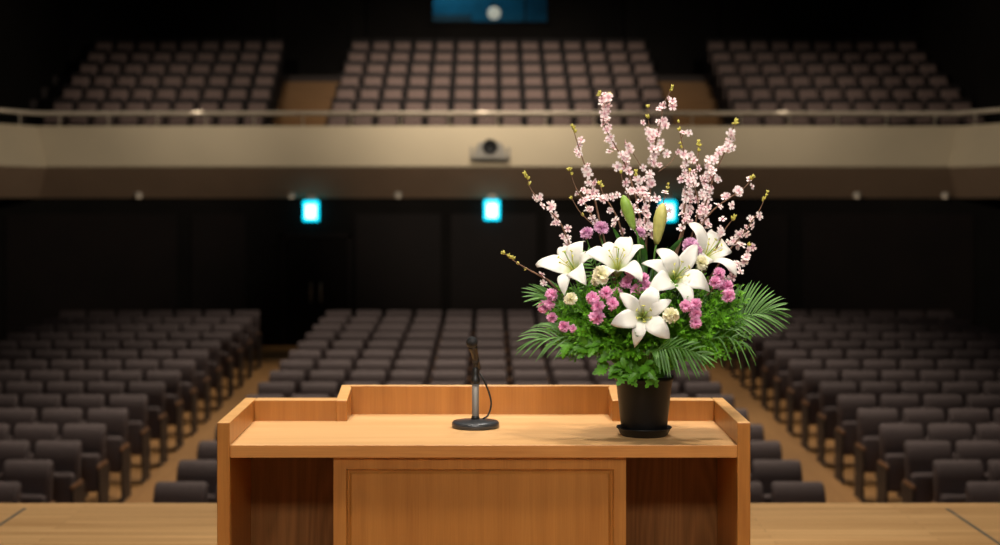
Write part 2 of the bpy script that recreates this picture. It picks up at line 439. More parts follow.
# the two wooden balcony stairs in the aisles
for n, (xa, xb, xc, xd) in enumerate(((-4.62, -3.46, -4.92, -3.46), (3.80, 5.10, 3.80, 5.20))):
    bm = bmesh.new()
    for k in range(BROWS):
        y0 = 31.3 if k == 0 else brow_y(k - 1) + .33
        y1 = brow_y(k) + .34 if k < BROWS - 1 else brow_y(k) - .1
        t = k / 6
        if k < BROWS - 1: box(bm, xa + (xc - xa) * t, xb + (xd - xb) * t, y0, y1, brow_floor(k) - .42, brow_floor(k) + .012, .006)
        if k:
            box(bm, xa + (xc - xa) * t, xb + (xd - xb) * t, y0 - .28, y0 + .02, brow_floor(k) - .5, brow_floor(k) - .17, .006)
    structure(obj('floor_balcony_stair_%d' % (n + 1), bm, M['stair_wood']))

# wall behind the balcony with the control-booth window
WX, WZ0, WZ1 = 1.46, CAMZ + 4.50, CAMZ + 5.75
bm = bmesh.new()
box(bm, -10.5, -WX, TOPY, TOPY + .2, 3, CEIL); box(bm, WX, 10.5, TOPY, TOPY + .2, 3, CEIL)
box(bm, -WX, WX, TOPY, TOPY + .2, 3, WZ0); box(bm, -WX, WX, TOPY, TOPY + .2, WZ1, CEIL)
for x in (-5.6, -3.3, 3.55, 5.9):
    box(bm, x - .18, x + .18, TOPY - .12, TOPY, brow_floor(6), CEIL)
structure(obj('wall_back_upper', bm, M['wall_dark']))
bm = bmesh.new()
for a in ((-WX - .05, -WX + .03, WZ0 - .05, WZ1 + .05), (WX - .03, WX + .05, WZ0 - .05, WZ1 + .05), (-WX, WX, WZ0 - .05, WZ0 + .03), (-WX, WX, WZ1 - .03, WZ1 + .05), (.86, .90, WZ0, WZ1)):
    box(bm, a[0], a[1], TOPY - .03, TOPY + .12, a[2], a[3])
wf = structure(obj('window_1', bm, M['wall_dark']))
bm = bmesh.new(); box(bm, -WX, WX, TOPY + .05, TOPY + .06, WZ0, WZ1)
obj('window_pane', bm, M['glass'], wf)
bx0, bx1, by1, bz0, bz1 = -2.2, 2.2, TOPY + 2.2, WZ0 - 1.0, WZ1 + .6     # the booth behind the glass
for nm, a, b, c in (('wall_booth_left', (bx0, bx0 + .05), (TOPY + .2, by1), (bz0, bz1)), ('wall_booth_right', (bx1 - .05, bx1), (TOPY + .2, by1), (bz0, bz1)), ('wall_booth_back', (bx0, bx1), (by1, by1 + .05), (bz0, bz1)), ('floor_booth', (bx0, bx1), (TOPY + .2, by1), (bz0 - .05, bz0)), ('ceiling_booth', (bx0, bx1), (TOPY + .2, by1), (bz1, bz1 + .05))):
    bm = bmesh.new(); box(bm, a[0], a[1], b[0], b[1], c[0], c[1])
    structure(obj(nm, bm, M['booth_blue']))
t = thing('control_console', 'dark control console inside the blue-lit booth window above the balcony', 'console', (-.97, TOPY + .75, bz0))
bm = bmesh.new(); box(bm, -.55, .5, -.25, .3, 0, 1.02, .02)
obj('cabinet', bm, M['black_plastic'], t)
bm = bmesh.new(); prism(bm, [(-.25, 1.02), (.3, 1.02), (.3, 1.34), (-.12, 1.14)], -.55, .5, 'x', .01)
obj('control_panel', bm, mat('dim console face', (.006, .007, .012, 1), .7, noise_amt=.2), t)
gp = P(494, 13, TOPY + .5)
t = thing('globe_lamp', 'round pale lamp glowing in the blue booth window', 'lamp', gp)
bm = bmesh.new(); bmesh.ops.create_uvsphere(bm, u_segments=24, v_segments=16, radius=.165)
obj('globe', bm, M['booth_lamp'], t, True)
bm = bmesh.new(); tube(bm, [(0, 0, .16), (0, 0, bz1 - gp.z)], .012); lathe(bm, [(0, .15), (.05, .15), (.05, .2), (0, .2)], 16)
obj('rod', bm, M['black_plastic'], t, True)

# ================================================================== BALCONY FITTINGS
# railing
rail = thing('balcony_railing', 'metal tube railing along the top of the cream balcony front', 'railing', (0, 31.0, ZT))
RP = [(x, y + .08) for x, y in BF]
def along(pl, s):
    for a, b in zip(pl, pl[1:]):
        L_ = (V(b) - V(a)).length
        if s <= L_: return V(a).lerp(V(b), s / L_)
        s -= L_
    return V(pl[-1])
ZR = CAMZ + 1.815
bm = bmesh.new(); tube(bm, [(x, y - 31.0, ZR - ZT) for x, y in RP], .048, 16)
obj('top_rail', bm, M['steel'], rail, True)
tot = sum((V(b) - V(a)).length for a, b in zip(RP, RP[1:]))
pbm = bmesh.new(); tube(pbm, [(0, 0, 0), (0, 0, ZR - ZT - .02)], .018, 10); lathe(pbm, [(0, 0), (.04, 0), (.04, .012), (0, .012)], 14)
post0 = None
n = int(tot / .985)
for k in range(n + 1):
    p = along(RP, tot / 2 + (k - n / 2) * .985)
    if abs(p.x) > 10.2: continue
    if post0 is None: post0 = o = obj('post', pbm, M['steel'], rail, True)
    else: o = post0.copy(); link(o, rail)
    o.location = (p.x, p.y - 31.0, 0)

# box with lens on the balcony front
pc = P(490, 150, 30.62)
t = thing('projector', 'grey projector with dark round lens fixed to the cream balcony front', 'projector', (pc.x, 30.80, pc.z))
bm = bmesh.new(); prism(bm, [(-.34, -.19), (.34, -.19), (.29, .02), (.21, .15), (-.21, .15), (-.29, .02)], -.46, -.08, 'y', .02)
obj('housing', bm, M['grey_plastic'], t)
bm = bmesh.new(); lathe(bm, [(0, 0), (.15, 0), (.15, .05), (.115, .07), (.10, .03), (.0, .015)], 28)
lo = obj('lens', bm, M['black_plastic'], t, True); lo.location = (0, -.455, .055); lo.rotation_euler = (PI / 2, 0, 0)
bm = bmesh.new(); box(bm, -.40, -.34, -.36, -.08, -.17, .06, .01); box(bm, .34, .40, -.36, -.08, -.17, .06, .01); box(bm, -.40, .40, -.25, -.1, -.22, -.19, .008)
obj('bracket', bm, M['grey_plastic'], t)

# downlights in the soffit
first = None
names = {138: 'under the left end of the balcony front', 291: 'in the soffit beside the left exit sign', 398: 'in the soffit midway between two exit signs', 858: 'in the soffit right of the flowers', 946: 'under the right end of the balcony front'}
for px, where in names.items():
    p = P(px, 197, 31.18)
    if first is None:
        first = t = thing('downlight', '', 'downlight', p)
        bm = bmesh.new(); lathe(bm, [(0, .06), (.085, .06), (.085, -.02), (.07, -.03), (.06, -.02), (.06, 0), (0, 0)], 24)
        obj('trim_ring', bm, M['grey_plastic'], t, True)
        bm = bmesh.new(); lathe(bm, [(.062, -.02), (.05, -.05), (.025, -.06), (0, -.062)], 24)
        obj('lens', bm, M['lamp_warm'], t, True)
    else:
        t = copy_tree(first)
    t.location = (p.x, 31.25, ZS + .062)
    tag(t, 'small round downlight ' + where, 'downlight', 'downlights under the balcony')

# exit signs
first = None
for px, py, where in ((311, 211, 'left of the two beside the dark doorway'), (492, 210, 'in the middle above the centre seats'), (668, 211, 'glowing behind the cherry blossom')):
    p = P(px, py, WALL_Y - .14)
    if first is None:
        first = t = thing('exit_sign', '', 'exit sign', p)
        bm = bmesh.new(); box(bm, -.165, .165, -.05, .06, -.21, .21, .03, 3)
        obj('lit_case', bm, M['exit_cyan'], t, True)
        bm = bmesh.new(); box(bm, -.105, .105, -.062, -.045, -.15, .13, .006)
        obj('lit_face', bm, M['exit_white'], t)
        bm = bmesh.new(); box(bm, -.10, .10, -.03, .14, .20, .33, .03, 3)
        obj('mount', bm, M['grey_plastic'], t, True)
    else:
        t = copy_tree(first)
    t.location = p
    tag(t, {311: 'cyan lit exit sign nearest the left side aisle', 492: 'cyan lit exit sign below the balcony projector', 668: 'cyan lit exit sign showing behind the cherry blossom'}[px], 'exit sign', 'exit signs under the balcony')

# ================================================================== SEATS
def rbox(w, d, h, bev, seg=3):
    bm = bmesh.new(); box(bm, -w / 2, w / 2, -d / 2, d / 2, -h / 2, h / 2, bev, seg); return bm
def back_bm(w, h, bev):
    """a cushion whose upper front rolls back, side profile in (y, z)"""
    bm = bmesh.new(); k = h / .6
    prof = [(-.075, -.30), (-.085, -.12), (-.080, .05), (-.066, .14), (-.040, .21), (-.004, .262), (.036, .290), (.066, .298), (.092, .288), (.104, .262), (.098, .20), (.06, .0), (.03, -.30)]
    a = [bm.verts.new((-w / 2, p[0], p[1] * k)) for p in prof]; b = [bm.verts.new((w / 2, p[0], p[1] * k)) for p in prof]
    n = len(prof); f1 = bm.faces.new(a); f2 = bm.faces.new(b)
    for i in range(n): bm.faces.new((a[i], a[(i + 1) % n], b[(i + 1) % n], b[i]))
    bmesh.ops.recalc_face_normals(bm, faces=bm.faces[:])
    bmesh.ops.bevel(bm, geom=list(f1.edges) + list(f2.edges), offset=bev, segments=3, profile=.5, affect='EDGES', clamp_overlap=True)
    return bm
def make_seat():
    t = thing('auditorium_seat', 'x', 'seat')
    bm = back_bm(.462, .60, .035)
    bmesh.ops.translate(bm, verts=bm.verts[:], vec=(0, -.03, .70))
    obj('backrest', bm, M['fabric'], t, True)
    bm = rbox(.44, .12, .40, .045)
    bmesh.ops.rotate(bm, verts=bm.verts[:], cent=(0, 0, 0), matrix=Matrix.Rotation(-.10, 3, 'X'))
    bmesh.ops.translate(bm, verts=bm.verts[:], vec=(0, -.19, .51))
    obj('seat_cushion', bm, M['fabric'], t, True)
    for s in (-1, 1):
        x = s * .2445
        bm = bmesh.new()
        prism(bm, [(-.37, .58), (-.35, .30), (-.31, .08), (-.34, .0), (.06, .0), (.04, .10), (.06, .58)], x - .013, x + .013, 'x', .004)
        box(bm, x - .014, x + .014, -.37, .09, 0, .025, .005)
        obj('side_panel', bm, M['seat_frame'], t)
        bm = bmesh.new(); box(bm, x - .0145, x + .0145, -.40, .0, .58, .62, .010)
        obj('armrest', bm, M['arm_wood'], t)
    return t
def make_balcony_seat():
    t = thing('gallery_seat', 'x', 'seat')
    bm = rbox(.385, .10, .44, .035)
    bmesh.ops.rotate(bm, verts=bm.verts[:], cent=(0, 0, 0), matrix=Matrix.Rotation(-.16, 3, 'X'))
    bmesh.ops.translate(bm, verts=bm.verts[:], vec=(0, -.035, .625))
    obj('backrest', bm, M['fabric_b'], t, True)
    bm = rbox(.42, .12, .38, .045)
    bmesh.ops.rotate(bm, verts=bm.verts[:], cent=(0, 0, 0), matrix=Matrix.Rotation(-.10, 3, 'X'))
    bmesh.ops.translate(bm, verts=bm.verts[:], vec=(0, -.19, .49))
    obj('seat_cushion', bm, M['fabric_b'], t, True)
    bm = bmesh.new()
    for s in (-1, 1):
        x = s * .238
        prism(bm, [(-.36, .60), (-.36, .30), (-.30, .10), (-.34, .0), (.05, .0), (.05, .60)], x - .018, x + .018, 'x', .004)
    bs = bmesh.new(); box(bs, -.238, .238, -.03, .03, -.32, .33, .028)
    bmesh.ops.rotate(bs, verts=bs.verts[:], cent=(0, 0, 0), matrix=Matrix.Rotation(-.16, 3, 'X'))
    bmesh.ops.translate(bs, verts=bs.verts[:], vec=(0, .03, .63))
    tmp = bpy.data.meshes.new('shell'); bs.to_mesh(tmp); bs.free(); bm.from_mesh(tmp); bpy.data.meshes.remove(tmp)
    obj('frame', bm, M['shell'], t)
    return t

ORD = ['first', 'second', 'third', 'fourth', 'fifth', 'sixth', 'seventh', 'eighth', 'ninth', 'tenth', 'eleventh', 'twelfth', 'thirteenth', 'fourteenth', 'fifteenth']
proto = make_seat(); used = False
def put(proto_, x, y, z, label, group):
    global used
    key = proto_.name.split('.')[0]
    if not proto_.get('_used'):
        proto_['_used'] = 1; t = proto_
    else:
        t = copy_tree(proto_)
    t.location = (x, y, z)
    tag(t, label, 'seat', group)
    return t
def proj(x, y, z): return (CX + x / y * FPX, CY - (z - CAMZ) / y * FPX)
for i in range(ROWS):
    y, z = row_y(i), row_floor(i)
    for c in range(11):                                       # centre block
        x = -2.98 + .541 * (c + .5)
        put(proto, x, y, z, 'dark grey seat in centre stalls block, %s row from stage, %s from left aisle' % (ORD[i], ORD[c]), 'seats of the centre stalls block')
    for c in range(7):                                        # left block
        x = -4.09 - .52 * (c + .5)
        if proj(x + .26, y, z + 1)[0] < -12: continue
        put(proto, x, y, z, 'dark grey seat in left stalls block, %s row from stage, %s from aisle' % (ORD[i], ORD[c]), 'seats of the left stalls block')
    for c in range(8):                                        # right block
        x = 4.15 + .52 * (c + .5)
        if proj(x - .26, y, z + 1)[0] > 1012: continue
        put(proto, x, y, z, 'dark grey seat in right stalls block, %s row from stage, %s from aisle' % (ORD[i], ORD[c]), 'seats of the right stalls block')
bproto = make_balcony_seat()
for k in range(BROWS):
    y, z = brow_y(k), brow_floor(k)
    for c in range(14):
        x = -3.42 + .517 * (c + .5)
        put(bproto, x, y, z, 'mauve grey balcony seat, centre block, %s row behind railing, %s from left' % (ORD[k], ORD[c]), 'balcony seats of the centre block')
    for c in range(9):
        x = -4.66 - .055 * k - .52 * (c + .5)
        put(bproto, x, y, z, 'mauve grey balcony seat, left block, %s row behind railing, %s from aisle' % (ORD[k], ORD[c]), 'balcony seats of the left block')
    for c in range(10):
        x = 5.13 + .02 * k + .52 * (c + .5)
        if x > 10.2: continue
        put(bproto, x, y, z, 'mauve grey balcony seat, right block, %s row behind railing, %s from aisle' % (ORD[k], ORD[c]), 'balcony seats of the right block')
for p_ in (proto, bproto):
    pass

# ================================================================== LECTERN
LX, LY = -.021, 5.5
lec = thing('lectern', 'wide light brown wooden lectern with raised rim and panelled front', 'lectern', (LX, LY, 0))
def lp(x, y): return (x - LX, y - LY)
TOP, RIM, CRIM = .982, 1.0596, 1.092
F0, B0 = 5.18, 5.844
for xo, xi, xob, xib in ((-.921, -.8777, -.931, -.8877), (.8787, .835, .8867, .843)):
    bm = bmesh.new()
    prism(bm, [lp(xo, F0), lp(xi, F0), lp(xib, B0), lp(xob, B0)], 0, RIM, 'z', .0035)
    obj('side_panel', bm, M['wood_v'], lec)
bm = bmesh.new()
prism(bm, [lp(-.8782, F0 + .008), lp(.8355, F0 + .008), lp(.842, 5.80), lp(.47, 5.80), lp(.47, 5.955), lp(-.55, 5.955), lp(-.55, 5.80), lp(-.887, 5.80)], TOP - .0425, TOP, 'z', .002)
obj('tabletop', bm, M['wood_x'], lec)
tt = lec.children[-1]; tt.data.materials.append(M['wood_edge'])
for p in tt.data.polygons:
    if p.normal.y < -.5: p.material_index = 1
for xa, xb in ((-.886, -.560), (.480, .841)):
    bm = bmesh.new(); box(bm, xa - LX, xb - LX, 5.765 - LY, B0 - LY, .2, RIM, .003)
    obj('wing_board', bm, M['wood_v'], lec)
for xa, xb in ((-.578, -.536), (.458, .498)):
    bm = bmesh.new()
    prism(bm, [(5.76 - LY, .2), (5.985 - LY, .2), (5.985 - LY, CRIM), (5.76 - LY, RIM)], xa - LX, xb - LX, 'x', .003)
    obj('step_board', bm, M['wood_v'], lec)
bm = bmesh.new(); box(bm, -.540 - LX, .462 - LX, 5.945 - LY, 5.986 - LY, .2, CRIM, .003)
obj('centre_board', bm, M['wood_v'], lec)
# panelled front of the pedestal
def toplight_faces(o):  # gives the upward board faces the lighter, top-lit tone
    o.data.materials.append(M['wood_toplit'])
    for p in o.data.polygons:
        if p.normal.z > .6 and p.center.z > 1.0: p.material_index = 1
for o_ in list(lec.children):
    if not o_.name.startswith('tabletop'): toplight_faces(o_)
def rect(x0, x1, z0, z1, y): return [(x0, y, z0), (x1, y, z0), (x1, y, z1), (x0, y, z1)]
bm = bmesh.new()
rings = [rect(-.531, .4617, .05, .9395, 5.235), rect(-.531, .4617, .05, .9395, 5.212), rect(-.4886, .421, .095, .897, 5.212), rect(-.4836, .416, .10, .892, 5.224),
         rect(-.4786, .411, .105, .887, 5.226), rect(-.470, .402, .113, .8790, 5.216)]
vr = [[bm.verts.new((p[0] - LX, p[1] - LY, p[2])) for p in r] for r in rings]
for a, b in zip(vr, vr[1:]):
    for k in range(4): bm.faces.new((a[k], a[(k + 1) % 4], b[(k + 1) % 4], b[k]))
bm.faces.new(vr[-1]); bm.faces.new(vr[0][::-1])
obj('front_panel', bm, M['wood_v'], lec)
for xa, xb in ((-.531, -.505), (.436, .4617)):
    bm = bmesh.new(); box(bm, xa - LX, xb - LX, 5.2352 - LY, 5.72 - LY, .05, .939, .002)
    obj('pedestal_side', bm, M['wood_v'], lec)
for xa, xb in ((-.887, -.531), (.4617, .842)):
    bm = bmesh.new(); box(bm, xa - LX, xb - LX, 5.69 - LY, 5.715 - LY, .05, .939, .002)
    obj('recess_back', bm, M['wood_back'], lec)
bm = bmesh.new(); box(bm, -.87 - LX, .83 - LX, 5.25 - LY, 5.80 - LY, 0, .05, .002)
obj('plinth', bm, M['wood_edge'], lec)

# ================================================================== MICROPHONE
mp_ = P(475.5, 424.0, 5.60); mp_.z = TOP
q = 5.655 / FPX
st = thing('microphone_stand', 'round based desk microphone stand with grey pole on the lectern', 'microphone stand', mp_)
bm = bmesh.new(); lathe(bm, [(0, 0), (.082, 0), (.086, .004), (.086, .017), (.082, .023), (.060, .026), (.022, .030), (0, .031)], 56)
obj('base', bm, M['mic_base'], st, True)
bm = bmesh.new(); lathe(bm, [(0, .026), (.0150, .026), (.0150, .040), (.0130, .042), (.0130, .043)], 28)
obj('base_collar', bm, M['mic_black'], st, True)
bm = bmesh.new(); lathe(bm, [(.0128, .040), (.0128, .166), (0, .166)], 28)
obj('pole', bm, M['mic_pole'], st, True)
bm = bmesh.new(); lathe(bm, [(0, .161), (.0150, .161), (.0165, .165), (.0165, .177), (.0135, .183), (.0120, .196), (.0115, .212), (.0085, .220), (0, .221)], 28)
obj('top_collar', bm, M['mic_black'], st, True)
bm = bmesh.new()
tube(bm, [(0, 0, .214), (.001, 0, .230), (.001, -.004, .244)], [.009, .008, .008], 14)
box(bm, -.011, .013, -.016, .004, .234, .258, .004)
obj('clip', bm, M['mic_black'], st, True)
# the microphone itself, tilted towards the speaker
mic = thing('microphone', 'black handheld microphone clipped to the desk stand', 'microphone', mp_ + V((.001, -.006, .250)))
ax = V((-.16, -.60, .78)).normalized()
bm = bmesh.new(); lathe(bm, [(0, -.050), (.0095, -.050), (.0105, -.046), (.0115, -.02), (.0130, .03), (.0165, .060), (.0165, .066), (0, .066)], 28)
o = obj('body', bm, M['mic_body'], mic, True); o.rotation_mode = 'QUATERNION'; o.rotation_quaternion = frame(ax)
bm = bmesh.new(); lathe(bm, [(.0150, .064)] + [(.0215 * math.cos(a_ / 10 * PI - PI / 2) if 0 < a_ < 10 else 0, .083 + .0215 * math.sin(a_ / 10 * PI - PI / 2)) for a_ in range(2, 11)], 32)
o = obj('grille', bm, M['mic_mesh'], mic, True); o.rotation_mode = 'QUATERNION'; o.rotation_quaternion = frame(ax)
bm = bmesh.new()
b0 = ax * -.048
tube(bm, smooth_path([b0, b0 - ax * .02, V((.024, .024, -.070)), V((.046, .026, -.120)), V((.056, .022, -.165)), V((.046, .018, -.205)), V((.026, .014, -.222)), V((.034, .07, -.240)), V((.030, .11, -.2462)), V((-.02, .16, -.2464))], 60), .0036, 8)
obj('cable', bm, M['mic_black'], mic, True)

# ================================================================== FLOWER POT
pot_c = V(((644 - CX) * FY / FPX, FY, TOP))
pot = thing('flower_pot', 'tapered black flower pot standing in its saucer on the lectern', 'pot', pot_c)
bm = bmesh.new(); lathe(bm, [(0, .010), (.076, .010), (.079, .014), (.099, .195), (.103, .197), (.103, .212), (.096, .212), (.092, .19), (0, .19)], 56)
obj('body', bm, M['pot'], pot, True)
bm = bmesh.new(); lathe(bm, [(0, 0), (.076, 0), (.082, .004), (.094, .026), (.097, .028), (.097, .031), (.091, .030), (.081, .010), (0, .009)], 56)
obj('saucer', bm, M['pot'], pot, True)
bm = bmesh.new(); lathe(bm, [(.093, .1905), (.05, .20), (0, .203)], 30)
obj('soil', bm, M['soil'], pot, True)
MOUTH = pot_c + V((0, 0, .19))
def from_mouth(s=.03):
    return MOUTH + V((random.uniform(-s, s), random.uniform(-s, s), 0))

# ---------------------------------------------------------------- lilies
def petal_mesh(name, R, wid, curl, ruffle, seed, mat_):
    rnd = random.Random(seed); nu, nv = 14, 6
    P0, P1, P2, P3 = V((.05, -.62)), V((.20, -.02)), V((.62, .34)), V((1.0, curl))
    vs, fs = [], []
    ph = rnd.uniform(0, 6)
    for i in range(nu + 1):
        u = i / nu
        c = P0 * (1 - u) ** 3 + P1 * 3 * u * (1 - u) ** 2 + P2 * 3 * u * u * (1 - u) + P3 * u ** 3
        w = wid * (math.sin(PI * min(1, u * .93 + .07) ** 1.15) ** .75) * (1 - .25 * u) if u < 1 else 0
        w = max(w, .045 * (1 - u))
        for j in range(nv + 1):
            v = j / nv * 2 - 1
            cup = .22 * w * (abs(v) ** 1.6) * (1 - u * 1.6)               # edges lift near the throat, fall at the tip
            rf = ruffle * math.sin(ph + u * 9 + v * 1.5) * abs(v) ** 2 * u
            rib = -.03 * w * math.exp(-(v * 5) ** 2)
            vs.append((c.x * R, v * w * R, (c.y + cup + rf + rib) * R))
    for i in range(nu):
        for j in range(nv):
            a = i * (nv + 1) + j
            fs.append((a, a + 1, a + nv + 2, a + nv + 1))
    return vs, fs
def uv_u(o, cols, rows):
    """uv of a petal grid: u runs from the throat to the tip"""
    uvl = o.data.uv_layers.new(name='UVMap')
    for lp_ in o.data.loops:
        k = lp_.vertex_index
        uvl.data[lp_.index].uv = ((k // cols) / (rows - 1), (k % cols) / (cols - 1))
def lily(c, n, R, roll, label, seed, stem_to=None, curl=.02):
    n = V(n).normalized()
    t = thing('lily', label, 'lily', c, 'white lilies in the arrangement')
    rot = frame(n); rnd = random.Random(seed)
    def local(deg):                                     # turn about the flower's axis whose petal points to DEG as seen from the front
        return math.radians(min(range(360), key=lambda a_: abs((lambda w_: (math.degrees(math.atan2(w_.z, w_.x)) - deg + 180) % 360 - 180)(rot @ V((math.cos(math.radians(a_)), math.sin(math.radians(a_)), 0))))))
    angs = [local(d_) for d_ in roll]
    for k in range(6):
        inner = k % 2
        vs, fs = petal_mesh('petal', R * rnd.uniform(.94, 1.06), .33 if inner else .25, curl + rnd.uniform(-.42, .06), .06, seed * 10 + k, M['lily'])
        a = angs[k]
        vs = [rot @ (Quaternion((0, 0, 1), a) @ (V(v) + V((0, 0, .006 * (1 - inner) * -1)))) for v in vs]
        o = mesh_obj('petal', vs, fs, M['lily'], t); uv_u(o, 7, 15)
        sm = o.modifiers.new('thickness', 'SOLIDIFY'); sm.thickness = .0012
    for k in range(6):
        a = k * PI / 3 + .5
        bm = bmesh.new()
        pts = [V((.02 * R * math.cos(a), .02 * R * math.sin(a), -.55 * R)), V((.10 * R * math.cos(a), .10 * R * math.sin(a), -.1 * R)), V((.24 * R * math.cos(a), .24 * R * math.sin(a), .24 * R))]
        tube(bm, [rot @ p for p in smooth_path(pts, 6)], .0012, 5)
        d = V((-math.sin(a), math.cos(a), .3)).normalized() * .007
        tube(bm, [rot @ (pts[-1] - d), rot @ (pts[-1] - d * .5), rot @ (pts[-1] + d * .5), rot @ (pts[-1] + d)], [.0008, .0026, .0026, .0008], 6)
        obj('stamen', bm, M['anther'], t, True)
    bm = bmesh.new()
    tube(bm, [rot @ V((0, 0, -.6 * R)), rot @ V((.02 * R, 0, 0)), rot @ V((.05 * R, 0, .36 * R)), rot @ V((.052 * R, 0, .40 * R))], [.0035, .0022, .0020, .0038], 7)
    obj('pistil', bm, M['bud_green'], t, True)
    bm = bmesh.new()
    s0 = rot @ V((0, 0, -.60 * R)); e = from_mouth() - c
    tube(bm, smooth_path([s0, s0 - n * .06, s0.lerp(e, .5) - n * .04, e], 14), [.0075] + [.0036] * 14, 7)
    obj('stem', bm, M['stem'], t, True)
    return t
lily(W(643.5, 315, -.265), (-.05, -1, .22), .112, (28, 67, 135, 195, 253, 319), 'open white lily facing forward, lowest in the centre of the bouquet', 1)
lily(W(679, 273, -.20), (.18, -.86, .42), .124, (54, 122, 163, 207, 288, 338), 'open white lily above and right of the lowest lily', 2)
lily(W(617, 259, -.17), (-.08, -.66, .74), .120, (28, 56, 118, 172, 222, 322), 'white lily at centre left below the green lily bud', 3, curl=.10)
lily(W(569, 262, -.10), (-.45, -.60, .66), .120, (20, 62, 118, 190, 250, 305), 'white lily leaning out at the left edge of the bouquet', 4, curl=.08)
lily(W(711, 250, -.06), (.42, -.60, .68), .120, (75, 130, 178, 222, 318, 10), 'white lily at upper right below the cherry twigs', 5, curl=.04)
def lily_bud(base, tip, r, mat_, label):
    t = thing('lily_bud', label, 'lily bud', base)
    bm = bmesh.new(); d = tip - base
    prof = [(0, .35), (.12, .6), (.35, .85), (.6, 1.0), (.8, .85), (.93, .5), (1.0, .08)]
    n = 18; rings = []
    rt = frame(d)
    for s, k in prof:
        rings.append([bm.verts.new(d * s + rt @ V((math.cos(2 * PI * j / n), math.sin(2 * PI * j / n), 0)) * r * k * (1 - .10 * abs(math.cos(1.5 * 2 * PI * j / n)))) for j in range(n)])
    for a, b in zip(rings, rings[1:]):
        for j in range(n): bm.faces.new((a[j], a[(j + 1) % n], b[(j + 1) % n], b[j]))
    bm.faces.new(rings[-1]); bm.faces.new(rings[0][::-1])
    obj('bud', bm, mat_, t, True)
    bm = bmesh.new(); e = from_mouth() - base
    tube(bm, smooth_path([d * .02, -d * .4, e * .5, e], 12), .0035, 7)
    obj('stem', bm, M['stem'], t, True)
lily_bud(W(634, 229, -.10), W(623, 195, -.12), .0215, M['bud_green'], 'closed green lily bud pointing up among the cherry blossom')
lily_bud(W(656.5, 244, -.10), W(663, 203, -.12), .0245, M['bud_yellow'], 'closed yellowish lily bud right of the green bud')

# ---------------------------------------------------------------- ruffled flowers
def ruffled(seed, R, npet, curlw=.5, wid=.55):
    rnd = random.Random(seed); bm = bmesh.new()
    for k in range(npet):
        z = 1 - 1.55 * (k + .5) / npet
        a = k * 2.39996 + rnd.uniform(-.3, .3)
        r = math.sqrt(max(0, 1 - z * z))
        d = V((r * math.cos(a), r * math.sin(a), z))
        rt = frame(d, rnd.uniform(0, 6.28)); nu, nv = 4, 6
        L_ = R * rnd.uniform(.85, 1.1); g = []
        ph = rnd.uniform(0, 6)
        for i in range(nu + 1):
            u = i / nu; row = []
            for j in range(nv + 1):
                v = j / nv * 2 - 1
                w = wid * R * (.25 + .75 * u ** .8)
                zig = .10 * R * u * (1 if j % 2 else -1)
                x = v * w
                bend = curlw * R * u * u * (.5 * math.sin(ph) + .4 * math.sin(v * 4 + ph))
                row.append(bm.verts.new(rt @ V((x, bend, L_ * (.15 + .85 * u) * (1 - .22 * v * v) + zig))))
            g.append(row)
        for i in range(nu):
            for j in range(nv):
                bm.faces.new((g[i][j], g[i][j + 1], g[i + 1][j + 1], g[i + 1][j]))
    return bm
heads = {}
def flower_head(kind, name, c, n, label, cat, group, scale=1.0):
    t = thing(name, label, cat, c, group)
    key = (kind, random.randint(0, 2))
    m_ = {'pink': M['carnation'], 'mauve': M['mauve'], 'cream': M['cream']}[kind]
    if key not in heads:
        bm = ruffled(hash(key[1]) + {'pink': 11, 'mauve': 31, 'cream': 51}[kind], .021 if kind != 'cream' else .024, 30 if kind != 'cream' else 20, .5 if kind != 'cream' else .35, .5 if kind != 'cream' else .7)
        o = obj('petals', bm, m_, t, True, keep=True); heads[key] = o
    else:
        o = heads[key].copy(); link(o, t)
    scale *= 1.10; o.scale = (scale,) * 3
    o.rotation_mode = 'QUATERNION'; o.rotation_quaternion = frame(n, random.uniform(0, 6))
    n = V(n).normalized()
    bm = bmesh.new(); e = from_mouth() - V(c)
    tube(bm, smooth_path([-n * .006, -n * .03, e * .5 - n * .02, e], 10), [.0075, .0045] + [.0022] * 9, 6)
    obj('stem', bm, M['stem'], t, True)
A1 = 'above the lowest lily'; 
pinks = [
 (633, 273, 1.12, 'topmost in the cluster above the lowest lily'), (643.5, 279, .9, 'right of the topmost one above the lowest lily'), (626, 283, .95, 'left and just below the topmost one'),
 (636, 290, .95, 'touching the upper petal tip of the lowest lily'), (647, 287, .9, 'rightmost of the cluster above the lowest lily'), (617, 294, .95, 'beside the lowest lily, nearest its left upper petal'),
 (606, 293, 1.0, 'topmost in the cluster left of the lowest lily'), (593, 298, 1.05, 'leftmost in the cluster left of the lowest lily'), (612.5, 303.5, .95, 'right bottom of the cluster left of the lowest lily'),
 (598, 306.5, 1.0, 'middle of the cluster left of the lowest lily'), (597, 317, 1.12, 'lowest in the cluster left of the lowest lily'),
 (685.5, 306, .95, 'upper left in the cluster right of the lowest lily'), (695.5, 304, .95, 'upper right in the cluster right of the lowest lily'), (695, 313.5, 1.0, 'middle of the cluster right of the lowest lily'), (695.4, 322.5, .95, 'lowest in the cluster right of the lowest lily'),
 (719, 273.5, .95, 'topmost in the cluster above the right palm frond'), (715.5, 282.5, 1.0, 'left in the cluster above the right palm frond'), (726, 287, 1.15, 'right in the cluster above the right palm frond'), (728, 296, 1.1, 'lowest in the cluster above the right palm frond'),
 (552, 294.5, .95, 'topmost in the cluster by the left palm leaves'), (543.5, 307, 1.0, 'leftmost of the cluster by the left palm leaves'), (550, 304, .9, 'middle of the cluster by the left palm leaves'), (552, 317.5, .85, 'lowest of the cluster by the left palm leaves'),
 (564, 326.5, .9, 'low at the left above the drooping palm'), (573, 328.5, .62, 'smallest one, low above the left drooping palm')]
